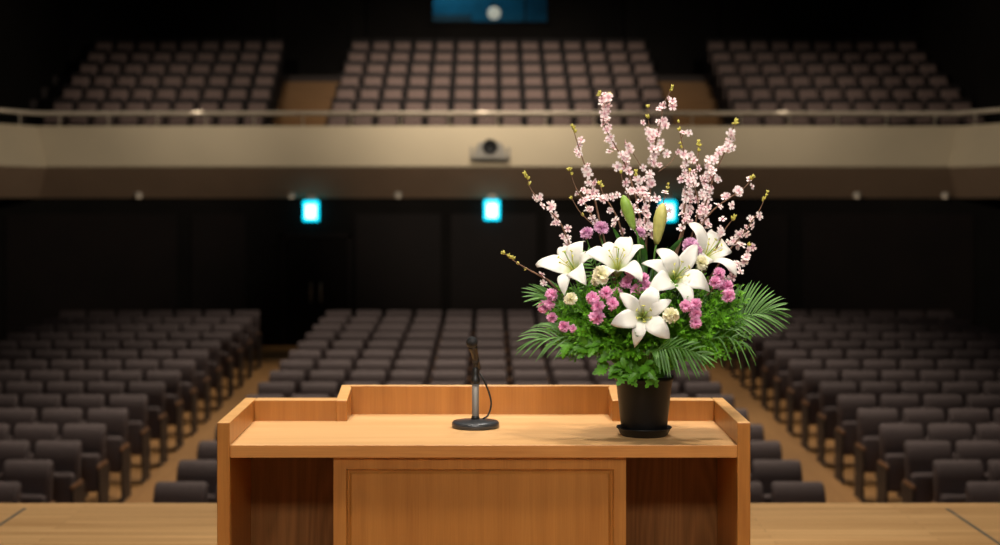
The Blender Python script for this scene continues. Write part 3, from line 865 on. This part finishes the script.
for px, py, s, w in pinks:
    n = V(((px - 640) / 140, -1, (330 - py) / 90))
    off = -.30 + .22 * ((px - 645) / 100) ** 2 + (.12 if (py <= 295 and 615 < px < 650) else .06 if py < 290 else 0)
    flower_head('pink', 'carnation', W(px, py, off), n, 'pink carnation, ' + w, 'carnation', 'pink carnations', s)
for px, py, s, off, w in ((601, 228, 1.15, -.03, 'behind the centre left lily'), (587, 233, 1.0, -.02, 'behind the left lily'), (690, 246, 1.25, -.13, 'left of the upper right lily'), (640, 232, .8, -.03, 'between the two lily buds'), (697, 251, .9, -.11, 'tucked under the upper right lily')):
    flower_head('mauve', 'mauve_flower', W(px, py, off), (.05, -.8, .6), 'ruffled mauve pink flower ' + w, 'flower', 'mauve flowers', s)
for px, py, s, off, w in ((601, 275, 1.15, -.22, 'between left lily and pink carnations'), (570.5, 299, .85, -.20, 'low at the left near the palm leaves'), (671, 315, 1.0, -.29, 'right beside the lowest lily'), (701, 263, .95, -.16, 'below the upper right lily'), (595.5, 281, .6, -.2, 'small one under the larger cream flower')):
    flower_head('cream', 'lisianthus', W(px, py, off), ((px - 640) / 140, -1, .35), 'ruffled cream flower ' + w, 'flower', 'cream flowers', s)

# ---------------------------------------------------------------- cherry branches
def blossom_bm(seed, R):
    rnd = random.Random(seed); bm = bmesh.new()
    for layer, (cnt, sc, tilt) in enumerate(((5, 1.0, .22), (5, .62, .8))[:1 + seed % 2]):
        for k in range(cnt):
            a = k * 2 * PI / cnt + layer * .6 + rnd.uniform(-.15, .15)
            ca, sa = math.cos(a), math.sin(a)
            tl = tilt + rnd.uniform(-.2, .2)
            outl = [(.08, 0, 0), (.40, .20, .05), (.78, .30, .0), (1.02, .15, -.06), (.86, 0, .0), (1.02, -.15, -.06), (.78, -.30, 0), (.40, -.20, .05)]
            mid = bm.verts.new((0, 0, 0))
            def tr(p):
                x, y, z = p[0] * R * sc, p[1] * R * sc * 1.15, p[2] * R
                x2 = x * math.cos(tl); z2 = z + x * math.sin(tl)
                return V((ca * x2 - sa * y, sa * x2 + ca * y, z2))
            mid.co = tr((.55, 0, -.05))
            vs = [bm.verts.new(tr(p)) for p in outl]
            for i in range(8): bm.faces.new((mid, vs[i], vs[(i + 1) % 8]))
    for k in range(5):
        a = k * 1.26 + .3; d = V((math.cos(a) * .35, math.sin(a) * .35, 1)).normalized()
        tube(bm, [d * .05 * R, d * .42 * R], [.03 * R, .06 * R], 4)
    return bm
bl_protos = [('blossom_pale', blossom_bm(1, .0195)), ('blossom', blossom_bm(2, .0180)), ('blossom_pale', blossom_bm(3, .0175)), ('blossom', blossom_bm(4, .016))]
bl_mesh = []
for k, (mn, bm) in enumerate(bl_protos):
    me = bpy.data.meshes.new('blossom'); bm.to_mesh(me); bm.free(); me.materials.append(M[mn])
    for p in me.polygons: p.use_smooth = True
    bl_mesh.append(me)
bm = bmesh.new()
for d in ((0, 0, 1), (.5, .2, .8), (-.35, .4, .75)):
    d = V(d).normalized()
    tube(bm, [d * .001, d * .006, d * .012, d * .018], [.0014, .0042, .0036, .0006], 7)
bud_me = bpy.data.meshes.new('leaf_bud'); bm.to_mesh(bud_me); bm.free(); bud_me.materials.append(M['sprout'])
for p in bud_me.polygons: p.use_smooth = True

def branch(label, path, dy0, dy1, bl=(0.06, .95), spacing=.0105, buds=3, twigs=(), spread=.012, rad=.0032):
    """path: px points from tip downwards; dy0 depth offset at the tip, dy1 low down"""
    n = len(path)
    pts = [W(px, py, dy0 + (dy1 - dy0) * k / (n - 1)) for k, (px, py) in enumerate(path)]
    c = pts[-1].copy()
    t = thing('cherry_branch', label, 'branch', c, 'cherry branches in the arrangement')
    sp = smooth_path(pts, 8 * n)
    low = [pts[-1], pts[-1].lerp(MOUTH, .5) + V((0, .03, 0)), from_mouth()]
    lowp = smooth_path(low, 8)[1:]
    full = sp + lowp
    bm = bmesh.new()
    m = len(full)
    tube(bm, [p - c for p in full], [.0011 + rad * (k / m) for k in range(m)], 6)
    lines = [(sp, bl, buds)]
    for tw in twigs:
        tp = smooth_path([W(px, py, dy0 * .5 + dy1 * .5 + o) for px, py, o in tw[0]], 12)
        tube(bm, [p - c for p in tp], [.0010 + .0008 * (k / 13) for k in range(13)], 5)
        lines.append((tp, tw[1], tw[2]))
    obj('twig', bm, M['bark'], t, True)
    for line, rng, nb in lines:
        L_ = sum((b - a).length for a, b in zip(line, line[1:])); s = 0
        acc = 0
        for a, b in zip(line, line[1:]):
            seg = (b - a).length
            while acc < seg:
                f = (s + acc) / L_
                if rng and rng[0] <= f <= rng[1]:
                    if random.random() < .68 + .30 * math.sin((s + acc) * 95 + len(path) * 2):
                        p = a.lerp(b, acc / seg) + V((random.gauss(0, 1), random.gauss(0, 1), random.gauss(0, 1))) * spread * .92
                        o = bpy.data.objects.new('blossom', random.choice(bl_mesh)); link(o, t)
                        o.location = p - c
                        nrm = V((random.gauss(0, .5), -.9 + random.gauss(0, .35), .35 + random.gauss(0, .45)))
                        o.rotation_mode = 'QUATERNION'; o.rotation_quaternion = frame(nrm, random.uniform(0, 6))
                        k = random.uniform(.70, 1.05); o.scale = (k, k, k)
                acc += spacing * random.uniform(.75, 1.25)
            acc -= seg; s += seg
        for k in range(nb):
            f = .0 if k == 0 else random.uniform(.01, max(.03, rng[0] if rng else .8))
            i = min(int(f * (len(line) - 1)), len(line) - 2)
            p = line[i]
            o = bpy.data.objects.new('leaf_bud', bud_me); link(o, t); o.location = p - c
            d = (line[i] - line[i + 1]).normalized() + V((random.gauss(0, .5), random.gauss(0, .5), random.gauss(0, .3))) * (0 if k == 0 else 1)
            o.rotation_mode = 'QUATERNION'; o.rotation_quaternion = frame(d, random.uniform(0, 6))
            q_ = random.uniform(.7, 1.0); o.scale = (q_, q_, q_)
    return t
branch('cherry branch reaching far left, its blossom just above the left lily', [(526, 175), (532, 191), (545, 206), (559, 221), (567, 238), (573, 255)], -.02, .0, (.22, .97), .0085, 4)
branch('tall cherry branch left of the tallest left branch, blossom along its length', [(573, 127), (577, 142), (583, 160), (589, 178), (594, 196), (601, 228)], .04, .04, (.10, .75), .0085, 4)
branch('short cherry branch under the tall left one, tip with yellow buds', [(570, 171), (575, 186), (583, 200), (592, 216), (600, 236)], -.05, .0, (.22, .85), .0095, 3, twigs=[([(572, 199, 0), (580, 212, 0), (592, 224, 0)], None, 2)])
branch('tallest cherry branch left of centre with dense blossom', [(600, 94), (606, 108), (604, 124), (612, 140), (620, 154), (627, 170), (634, 191), (640, 218)], .06, .03, (.02, .66), .0072, 3, twigs=[([(628, 145, .0), (637, 160, 0), (648, 178, 0)], (.0, .3), 0), ([(609, 96, 0), (606, 104, 0), (606, 112, 0)], (.4, 1), 2)], spread=.0145)
branch('tallest cherry branch of all, rising right of centre', [(672, 88), (664, 104), (660, 124), (655, 146), (651, 172), (650, 195), (647, 225)], .03, .02, (.06, 1.0), .0078, 3, twigs=[([(648, 108, 0), (649, 124, 0), (656, 142, 0)], (.38, .95), 2), ([(664, 150, 0), (655, 160, 0)], (0, .8), 0)], spread=.015)
branch('slender cherry branch right of the tallest, bare below its tip', [(679, 123), (681, 138), (684, 152), (688, 168), (688, 186), (685, 204), (682, 230)], .0, .0, (.30, .97), .0085, 3, twigs=[([(685, 131, 0), (681, 139, 0)], (0, .4), 0), ([(680, 148, 0), (670, 163, 0), (658, 172, 0)], (.0, .1), 1)])
branch('thin cherry twig with golden tip between two blossoming branches', [(699, 143), (698, 156), (696, 172), (692, 190), (688, 215)], .05, .04, (.35, .95), .010, 4)
branch('cherry branch fanning to the upper right with blossom near its tip', [(735, 122), (730, 140), (722, 158), (714, 176), (708, 196), (701, 222)], .04, .02, (.05, 1.0), .0078, 3, twigs=[([(704, 160, 0), (709, 175, 0), (708, 190, 0)], (0, 1), 0)], spread=.0135)
branch('cherry branch arching right, ending against the brown soffit', [(752, 178), (745, 187), (731, 197), (718, 206), (706, 218), (698, 235)], -.04, .0, (.05, .62), .010, 3)
branch('longest cherry branch on the right side with budding tip', [(767, 193), (760, 209), (752, 221), (742, 235), (731, 248), (720, 262)], .0, .02, (.32, .95), .0078, 4)
branch('short cherry branch below the right arching one', [(734, 218), (726, 228), (719, 242), (712, 258)], -.05, -.02, (.2, .7), .012, 3)
branch('low cherry branch at far right beside the upper right lily', [(748, 246), (744, 256), (738, 266), (728, 276), (715, 286)], -.06, -.04, (0, .85), .0085, 1)
branch('bare budding cherry twig reaching to the far left', [(505, 254), (513, 260), (524, 267), (535, 273), (548, 280)], -.08, -.06, (.75, 1), .009, 6)
branch('middle cherry branch behind the green lily bud', [(621, 174), (624, 186), (629, 198), (634, 214), (638, 235)], -.02, .0, (.05, .9), .0075, 1, spread=.016)
branch('short cherry branch left of the yellow bud in the dense middle', [(636, 173), (641, 190), (645, 204), (646, 222), (646, 240)], .0, .0, (.12, .95), .0075, 3, spread=.018)
branch('cherry branch in the dense middle leaning over the yellow bud', [(668, 186), (664, 200), (661, 214), (657, 232)], .02, .0, (.25, .95), .009, 3, spread=.015)
branch('cherry branch left of the green bud with inward twigs', [(600, 185), (604, 196), (611, 206), (618, 220), (624, 240)], .0, .0, (.08, .85), .0078, 2, spread=.016)
branch('cherry branch filling the right middle under the fanning one', [(690, 172), (694, 186), (698, 200), (697, 216), (692, 236)], -.02, -.0, (.05, .8), .0085, 1, spread=.015)

# ---------------------------------------------------------------- greens
def leafquad(vs, fs, base, d, n, L_, w, fold=.15):
    """a pointed leaflet: 6 verts, folded on its midrib"""
    d = d.normalized(); s = d.cross(n)
    if s.length < 1e-4: s = d.cross(V((.3, .5, .8)))
    s.normalize(); nn = s.cross(d)
    i = len(vs)
    vs += [base, base + d * L_ * .45 + s * w + nn * w * fold, base + d * L_ * .5 - nn * 0, base + d * L_ * .45 - s * w + nn * w * fold, base + d * L_ - nn * L_ * .12]
    fs += [(i, i + 1, i + 2), (i, i + 2, i + 3), (i + 1, i + 4, i + 2), (i + 2, i + 4, i + 3)]
def spray(vs, fs, pts, rnd, L_, start=.35, count=12, lobes=3):
    sp = smooth_path(pts, 16)
    # thin stem
    for a, b in zip(sp, sp[1:]):
        t = (b - a).normalized(); s = t.cross(V((.2, -.9, .4))).normalized() * .0012
        i = len(vs); vs += [a - s, a + s, b + s, b - s]; fs.append((i, i + 1, i + 2, i + 3))
    for k in range(count):
        f = start + (1 - start) * (k + .5) / count
        x = f * 16; i = min(int(x), 15); p = sp[i].lerp(sp[i + 1], x - i); t = (sp[i + 1] - sp[i]).normalized()
        side = t.cross(V((rnd.gauss(0, .5), -1, rnd.gauss(0, .5)))).normalized()
        for sgn in (-1, 1):
            d = (t * rnd.uniform(.5, .9) + side * sgn + V((rnd.gauss(0, .25), rnd.gauss(-.15, .3), rnd.gauss(.05, .25)))).normalized()
            l = L_ * (1.15 - .65 * (f - start) / (1 - start)) * rnd.uniform(.8, 1.15)
            nrm = V((rnd.gauss(0, .5), -.6, .8)).normalized()
            leafquad(vs, fs, p, d, nrm, l, l * .17)
            for m_ in range(lobes):
                g = .30 + .22 * m_
                for q_ in (-1, 1):
                    d2 = (d * .8 + d.cross(nrm).normalized() * q_ * .75).normalized()
                    leafquad(vs, fs, p + d * l * g, d2, nrm, l * (.55 - .12 * m_), l * .10)
    leafquad(vs, fs, sp[-1], sp[-1] - sp[-2], V((0, -.6, .8)), L_ * .6, L_ * .12)
rnd = random.Random(21)
fern_c = W(645, 318, 0)
def dome(vs, fs, cnt, lo, hi, L_, count, zlow=-.62):
    k = 0
    while k < cnt:
        a = rnd.uniform(0, 2 * PI); z = rnd.uniform(zlow, .80)
        r = math.sqrt(1 - min(1, abs(z)) ** 2) ** .8
        e = V((math.cos(a) * r, math.sin(a) * r, z))
        if e.y > .45: continue
        sc = rnd.uniform(lo, hi)
        end = fern_c + V((e.x * .37, e.y * .26, e.z * .205)) * sc
        start = MOUTH + V((e.x * .05, e.y * .05, .0))
        mid = start.lerp(end, .5) + V((0, 0, .055 if z > -.3 else .085))
        if z < -.25: end.z -= .005
        spray(vs, fs, [start, mid, end], rnd, L_, .34, count)
        k += 1
vs, fs = [], []
dome(vs, fs, 215, .78, 1.05, .036, 11)
dome(vs, fs, 40, .70, .98, .036, 11, -.95)
fo = mesh_obj('fern_foliage', vs, fs, M['fern'], None, False)
fo['kind'] = 'stuff'; tag(fo, 'bright feathery green fern foliage filling the bouquet above the pot', 'foliage')
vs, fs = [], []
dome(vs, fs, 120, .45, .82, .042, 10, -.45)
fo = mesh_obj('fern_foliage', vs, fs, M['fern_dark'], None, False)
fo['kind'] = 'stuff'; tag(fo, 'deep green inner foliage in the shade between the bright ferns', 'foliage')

# lobed leaves hanging over the pot
def lobed_leaf(vs, fs, base, d, n, L_):
    d = d.normalized(); s = d.cross(n).normalized(); nn = s.cross(d)
    outl = [(0, .03), (.12, .10), (.22, .34), (.30, .20), (.42, .46), (.52, .24), (.66, .40), (.74, .16), (.88, .20), (1, 0)]
    ring = [(u, w) for u, w in outl] + [(u, -w) for u, w in outl[-2::-1]]
    i0 = len(vs)
    def pt(u, w):
        w *= .78
        return base + d * u * L_ + s * w * L_ + nn * L_ * (.18 * abs(w) - .25 * u * u)
    mids = [pt(u, 0) for u in (0.02, .25, .45, .7, .97)]
    vs += mids
    for u, w in ring: vs.append(pt(u, w))
    nr = len(ring)
    for k in range(nr):
        k2 = (k + 1) % nr
        u = (ring[k][0] + ring[k2][0]) / 2
        m_ = min(range(5), key=lambda q_: abs((.02, .25, .45, .7, .97)[q_] - u))
        m1 = min(range(5), key=lambda q_: abs((.02, .25, .45, .7, .97)[q_] - ring[k][0])); m2 = min(range(5), key=lambda q_: abs((.02, .25, .45, .7, .97)[q_] - ring[k2][0]))
        fs.append((i0 + m1, i0 + 5 + k, i0 + 5 + k2))
        if m1 != m2: fs.append((i0 + m1, i0 + 5 + k2, i0 + m2))
sprigs = [(629, 372, 'at the front left of the pot rim'), (652, 373, 'at the front right of the pot rim'), (612, 352, 'left of the pot'), (626, 362, 'over the left rim of the pot'), (640, 372, 'hanging lowest over the front of the pot'), (655, 364, 'over the right rim of the pot'), (596, 344, 'at the lower left edge of the ferns'), (630, 342, 'in the middle just under the lowest lily'), (664, 348, 'right of the lowest lily tip'), (584, 352, 'lowest at the left above the lectern rim'), (610, 368, 'left side of the pot top')]
for px, py, w in sprigs:
    c = W(px, py, -.15)
    t = thing('leaf_sprig', 'sprig of lobed green leaves ' + w, 'leaves', c, 'lobed leaf sprigs over the pot')
    vs, fs = [], []
    for k in range(7):
        b = V((rnd.gauss(0, .022), rnd.gauss(-.005, .012), rnd.gauss(.008, .012)))
        d = V((rnd.gauss((px - 640) / 50, .7), -.45, rnd.gauss(-.35, .6)))
        lobed_leaf(vs, fs, b, d, V((rnd.gauss(0, .3), -.8, .6)), rnd.uniform(.036, .058))
    mesh_obj('leaves', vs, fs, M['lobed'], t, False)
    bm = bmesh.new(); e = MOUTH + V(((px - 644) * .0008, -.03, .01)) - c
    tube(bm, smooth_path([V((0, 0, .006)), e * .5 + V((0, -.01, .035)), e], 8), .0018, 5)
    obj('stem', bm, M['stem'], t, True)

# palm fronds
def frond(label, rach, tips, wid=.0042, bow=.03):
    """rach: world points base->tip; tips: (f along the rachis, world tip point) of each leaflet"""
    c = rach[0]
    t = thing('palm_frond', label, 'palm leaf', c, 'palm fronds in the arrangement')
    sp = smooth_path([p - c for p in rach], 24)
    bm = bmesh.new(); tube(bm, sp, [.0032 - .0022 * k / 24 for k in range(25)], 6)
    obj('rachis', bm, M['stem'], t, True)
    vs, fs = [], []
    for f, tip in tips:
        x = f * 24; i = min(int(x), 23); p = sp[i].lerp(sp[i + 1], x - i)
        e = tip - c; L_ = (e - p).length
        m_ = p.lerp(e, .45) + V((0, rnd.uniform(-.02, .01), bow * L_ / .12 * rnd.uniform(.7, 1.2)))
        nseg = 10; i0 = len(vs)
        for k in range(nseg + 1):
            u = k / nseg
            pos = p * (1 - u) ** 2 + m_ * 2 * u * (1 - u) + e * u * u
            dd = ((m_ - p) * (1 - u) + (e - m_) * u).normalized()
            w = wid * (math.sin(PI * min(1, u * .9 + .06)) ** .6) * (1 - .35 * u) if k < nseg else .0004
            s_ = dd.cross(V((.0, -.8, .6))).normalized(); nn = s_.cross(dd)
            vs += [pos + s_ * w + nn * w * .35, pos, pos - s_ * w + nn * w * .35]
        for k in range(nseg):
            a = i0 + k * 3
            fs += [(a, a + 1, a + 4, a + 3), (a + 1, a + 2, a + 5, a + 4)]
    mesh_obj('leaflets', vs, fs, M['palm'], t)
    return t
def tips(lst, f0, f1, d0, d1, dense=True):
    if dense: lst = [q for a, b in zip(lst, lst[1:]) for q in (a, ((a[0] + b[0]) / 2 + rnd.uniform(-3, 3), (a[1] + b[1]) / 2 + rnd.uniform(-3, 3)))] + [lst[-1]]
    n = len(lst)
    return [(f0 + (f1 - f0) * k / max(1, n - 1), W(px + rnd.uniform(-1, 1), py, d0 + (d1 - d0) * k / max(1, n - 1) + rnd.uniform(-.02, .02))) for k, (px, py) in enumerate(lst)]
frond('large palm frond fanning out at the right of the bouquet', [W(692, 344, -.03), W(718, 327, -.06), W(742, 317, -.08), W(768, 311, -.09)],
      tips([(737, 288), (744, 283), (752, 280), (760, 281), (768, 285), (775, 290), (782, 296), (788, 303), (791, 310)], .42, 1.0, -.05, -.10) + tips([(744, 338), (753, 337), (761, 337), (769, 336), (777, 333), (784, 329), (789, 324), (792, 317)], .40, 1.0, -.13, -.10), .0046, .018)
frond('drooping palm frond at lower right below the large fan', [W(690, 352, -.08), W(706, 341, -.10), W(724, 337, -.11), W(738, 342, -.12)],
      tips([(733, 330), (744, 334), (752, 343), (757, 357)], .45, 1.0, -.10, -.13, False) + tips([(722, 368), (733, 367), (742, 369), (750, 370), (756, 366)], .35, 1.0, -.15, -.14, False), .0034, .06)
frond('palm frond spreading low at the left above the lectern', [W(612, 350, -.08), W(590, 341, -.11), W(566, 337, -.13), W(544, 340, -.14)],
      tips([(570, 322), (556, 322), (544, 323), (533, 326), (526, 331), (519, 337), (515, 342)], .30, 1.0, -.10, -.14) + tips([(580, 356), (567, 358), (556, 359), (547, 358), (538, 359), (529, 359), (522, 357), (516, 351)], .25, 1.0, -.16, -.15), .0036, .035)
frond('palm frond at the left below the left lily', [W(604, 330, .0), W(584, 310, -.03), W(564, 300, -.05), W(545, 297, -.06)],
      tips([(574, 283), (562, 281), (550, 280), (540, 281), (532, 284), (525, 287), (522, 292)], .35, 1.0, -.04, -.06) + tips([(566, 314), (556, 312), (547, 311), (539, 309), (533, 306), (526, 302), (522, 297)], .35, 1.0, -.09, -.07), .0046, .015)
frond('palm frond hanging over the right front of the pot', [W(650, 352, -.19), W(664, 348, -.22), W(682, 348, -.24), W(702, 355, -.24)],
      tips([(656, 366), (661, 374), (668, 378), (677, 377), (686, 377), (697, 379), (705, 376), (712, 370), (718, 363)], .05, 1.0, -.25, -.25) + tips([(672, 338), (684, 338), (696, 341), (708, 346), (716, 354)], .2, 1.0, -.24, -.24), .0046, .012)
frond('palm frond standing dark behind the left and centre lilies', [W(612, 300, .02), W(602, 282, .02), W(594, 268, .02), W(587, 256, .02)],
      tips([(575, 290), (572, 280), (572, 268), (576, 258), (582, 250)], .3, 1.0, .02, .02) + tips([(618, 282), (614, 268), (608, 257), (598, 250), (590, 246)], .3, 1.0, .02, .02), .0052, .01)

# broad strap leaves behind the lilies
for k, (a, b, c_, w) in enumerate((((636, 290), (628, 258), (612, 226), 'left of the green lily bud'), ((644, 290), (644, 258), (641, 236), 'between the two lily buds'), ((650, 290), (662, 262), (684, 236), 'rising right past the yellow bud'), ((655, 295), (676, 272), (699, 254), 'pointing right behind the second lily'), ((640, 290), (637, 262), (630, 238), 'under the green lily bud'), ((648, 292), (655, 268), (668, 246), 'under the yellow lily bud'), ((630, 292), (615, 266), (600, 248), 'leaning left behind the centre left lily'))):
    p0, p1, p2 = W(*a, -.08), W(*b, -.06), W(*c_, -.09)
    sp = smooth_path([p0, p1, p2], 14); vs, fs = [], []
    for i, p in enumerate(sp):
        u = i / 14; wd = .0125 * math.sin(PI * (u * .9 + .08)) ** .7 * (1 if i < 14 else .05)
        tg = (sp[min(i + 1, 14)] - sp[max(i - 1, 0)]).normalized(); s = tg.cross(V((.15, -1, .2))).normalized(); nn = s.cross(tg)
        vs += [p + s * wd - p0 + nn * wd * .3, p - p0, p - s * wd - p0 + nn * wd * .3]
    for i in range(14):
        q_ = i * 3; fs += [(q_, q_ + 1, q_ + 4, q_ + 3), (q_ + 1, q_ + 2, q_ + 5, q_ + 4)]
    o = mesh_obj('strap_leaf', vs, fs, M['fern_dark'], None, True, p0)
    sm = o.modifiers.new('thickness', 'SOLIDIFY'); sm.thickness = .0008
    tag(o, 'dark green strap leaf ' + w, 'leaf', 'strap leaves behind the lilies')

# ================================================================== LIGHT
def aim(o, target):
    d = V(target) - o.location
    o.rotation_mode = 'QUATERNION'; o.rotation_quaternion = d.to_track_quat('-Z', 'Y')
def spot(name, loc, target, power, angle, blend=.6, col=(1, .87, .70), size=.15):
    l = bpy.data.lights.new(name, 'SPOT'); l.energy = power; l.spot_size = math.radians(angle); l.spot_blend = blend; l.color = col; l.shadow_soft_size = size
    o = bpy.data.objects.new(name, l); o.location = loc; link(o); aim(o, target); return o
def area(name, loc, target, power, sx, sy, col=(1, .87, .70)):
    l = bpy.data.lights.new(name, 'AREA'); l.shape = 'RECTANGLE'; l.size = sx; l.size_y = sy; l.energy = power; l.color = col
    o = bpy.data.objects.new(name, l); o.location = loc; link(o); aim(o, target); return o
WARM = (1, .88, .72); NEUT = (1, .94, .86)
spot('stage spot', (-1.6, 4.2, 7.5), (0, 5.5, 1), 1250, 46, .7, WARM, .18)
spot('stage spot', (1.4, 4.3, 7.5), (.2, 5.5, 1), 1150, 46, .7, WARM, .18)
spot('front spot', (-.4, .6, 5.2), (.5, 5.4, 1.7), 470, 20, .8, NEUT, .3)
spot('front spot', (1.5, .4, 4.2), (.55, 5.4, 1.95), 430, 17, .8, NEUT, .3)
area('front fill light', (0, -1.6, 4.6), (0, 5.4, .9), 215, 4.5, .6, NEUT)  # unseen soft fill added to brighten the lectern front and flowers
for x in (-3.2, 0, 3.2):
    spot('stage wash', (x, 8.2, 7.6), (x * 1.1, 8.3, 0), 960, 72, .9, WARM, .3)
spot('back light', (1.5, 8.5, 7.0), (.5, 5.5, 1.4), 420, 40, .7, NEUT, .2)
# house lights over the stalls and balcony
for x in (-2.3, 2.3):
    for y, p in ((14.0, 3300), (18.6, 3300), (23.4, 3000)):
        spot('house light', (x, y + 3.6, 10.2), (x * 1.05, y + .2, -1.5), p, 58, 1.0, WARM, .25)
for x, p in ((-7.2, 900), (-.2, 2500), (7.2, 900)):
    spot('balcony light', (x, 29.0, 10.2), (x * .62, 33.6, 4.5), p, 75, 1.0, WARM, .12)
for x, p in ((-7.6, 5600), (0, 5600), (7.8, 5600)):
    spot('balcony front light', (x * -.75, 13.5, 7.6), (x * 1.06, 30.6, 2.95), p, 27, 1.0, WARM, .2)
for x in (-5.92, -.16, 5.92):  # unseen narrow spots added to imitate glints on the top rail
    spot('railing glint spot', (x, 29.8, 9.6), (x, 31.12, 3.62), 5200, 2.5, .9, WARM, .05)
area('booth light', (-1.0, TOPY + 1.2, bz1 - .1), (-.5, TOPY + 2.2, bz0 + .8), 14, 1.5, .5, (.35, .82, 1.0))

# ================================================================== WORLD, CAMERA, VIEW
w = bpy.data.worlds.new('dark hall'); SC.world = w; w.use_nodes = True
w.node_tree.nodes['Background'].inputs[0].default_value = (1, .9, .8, 1); w.node_tree.nodes['Background'].inputs[1].default_value = .008
cam = bpy.data.cameras.new('camera'); co = bpy.data.objects.new('camera', cam); link(co)
co.location = (0, 0, CAMZ); co.rotation_euler = (PI / 2, 0, 0)
cam.sensor_width = 36; cam.lens = 36 * FPX / 1000
cam.shift_x = (500 - CX) / 1000; cam.shift_y = -(272.5 - CY) / 1000
cam.clip_end = 200
cam.dof.use_dof = True; cam.dof.focus_distance = 5.27; cam.dof.aperture_fstop = cam.lens / 1000 / .027
SC.camera = co
SC.view_settings.view_transform = 'Standard'; SC.view_settings.look = 'None'
SC.view_settings.exposure = 0; SC.view_settings.gamma = 1; SC.view_settings.use_curve_mapping = False
SC.cycles.use_denoising = True
SC.cycles.max_bounces = 8; SC.cycles.transparent_max_bounces = 8
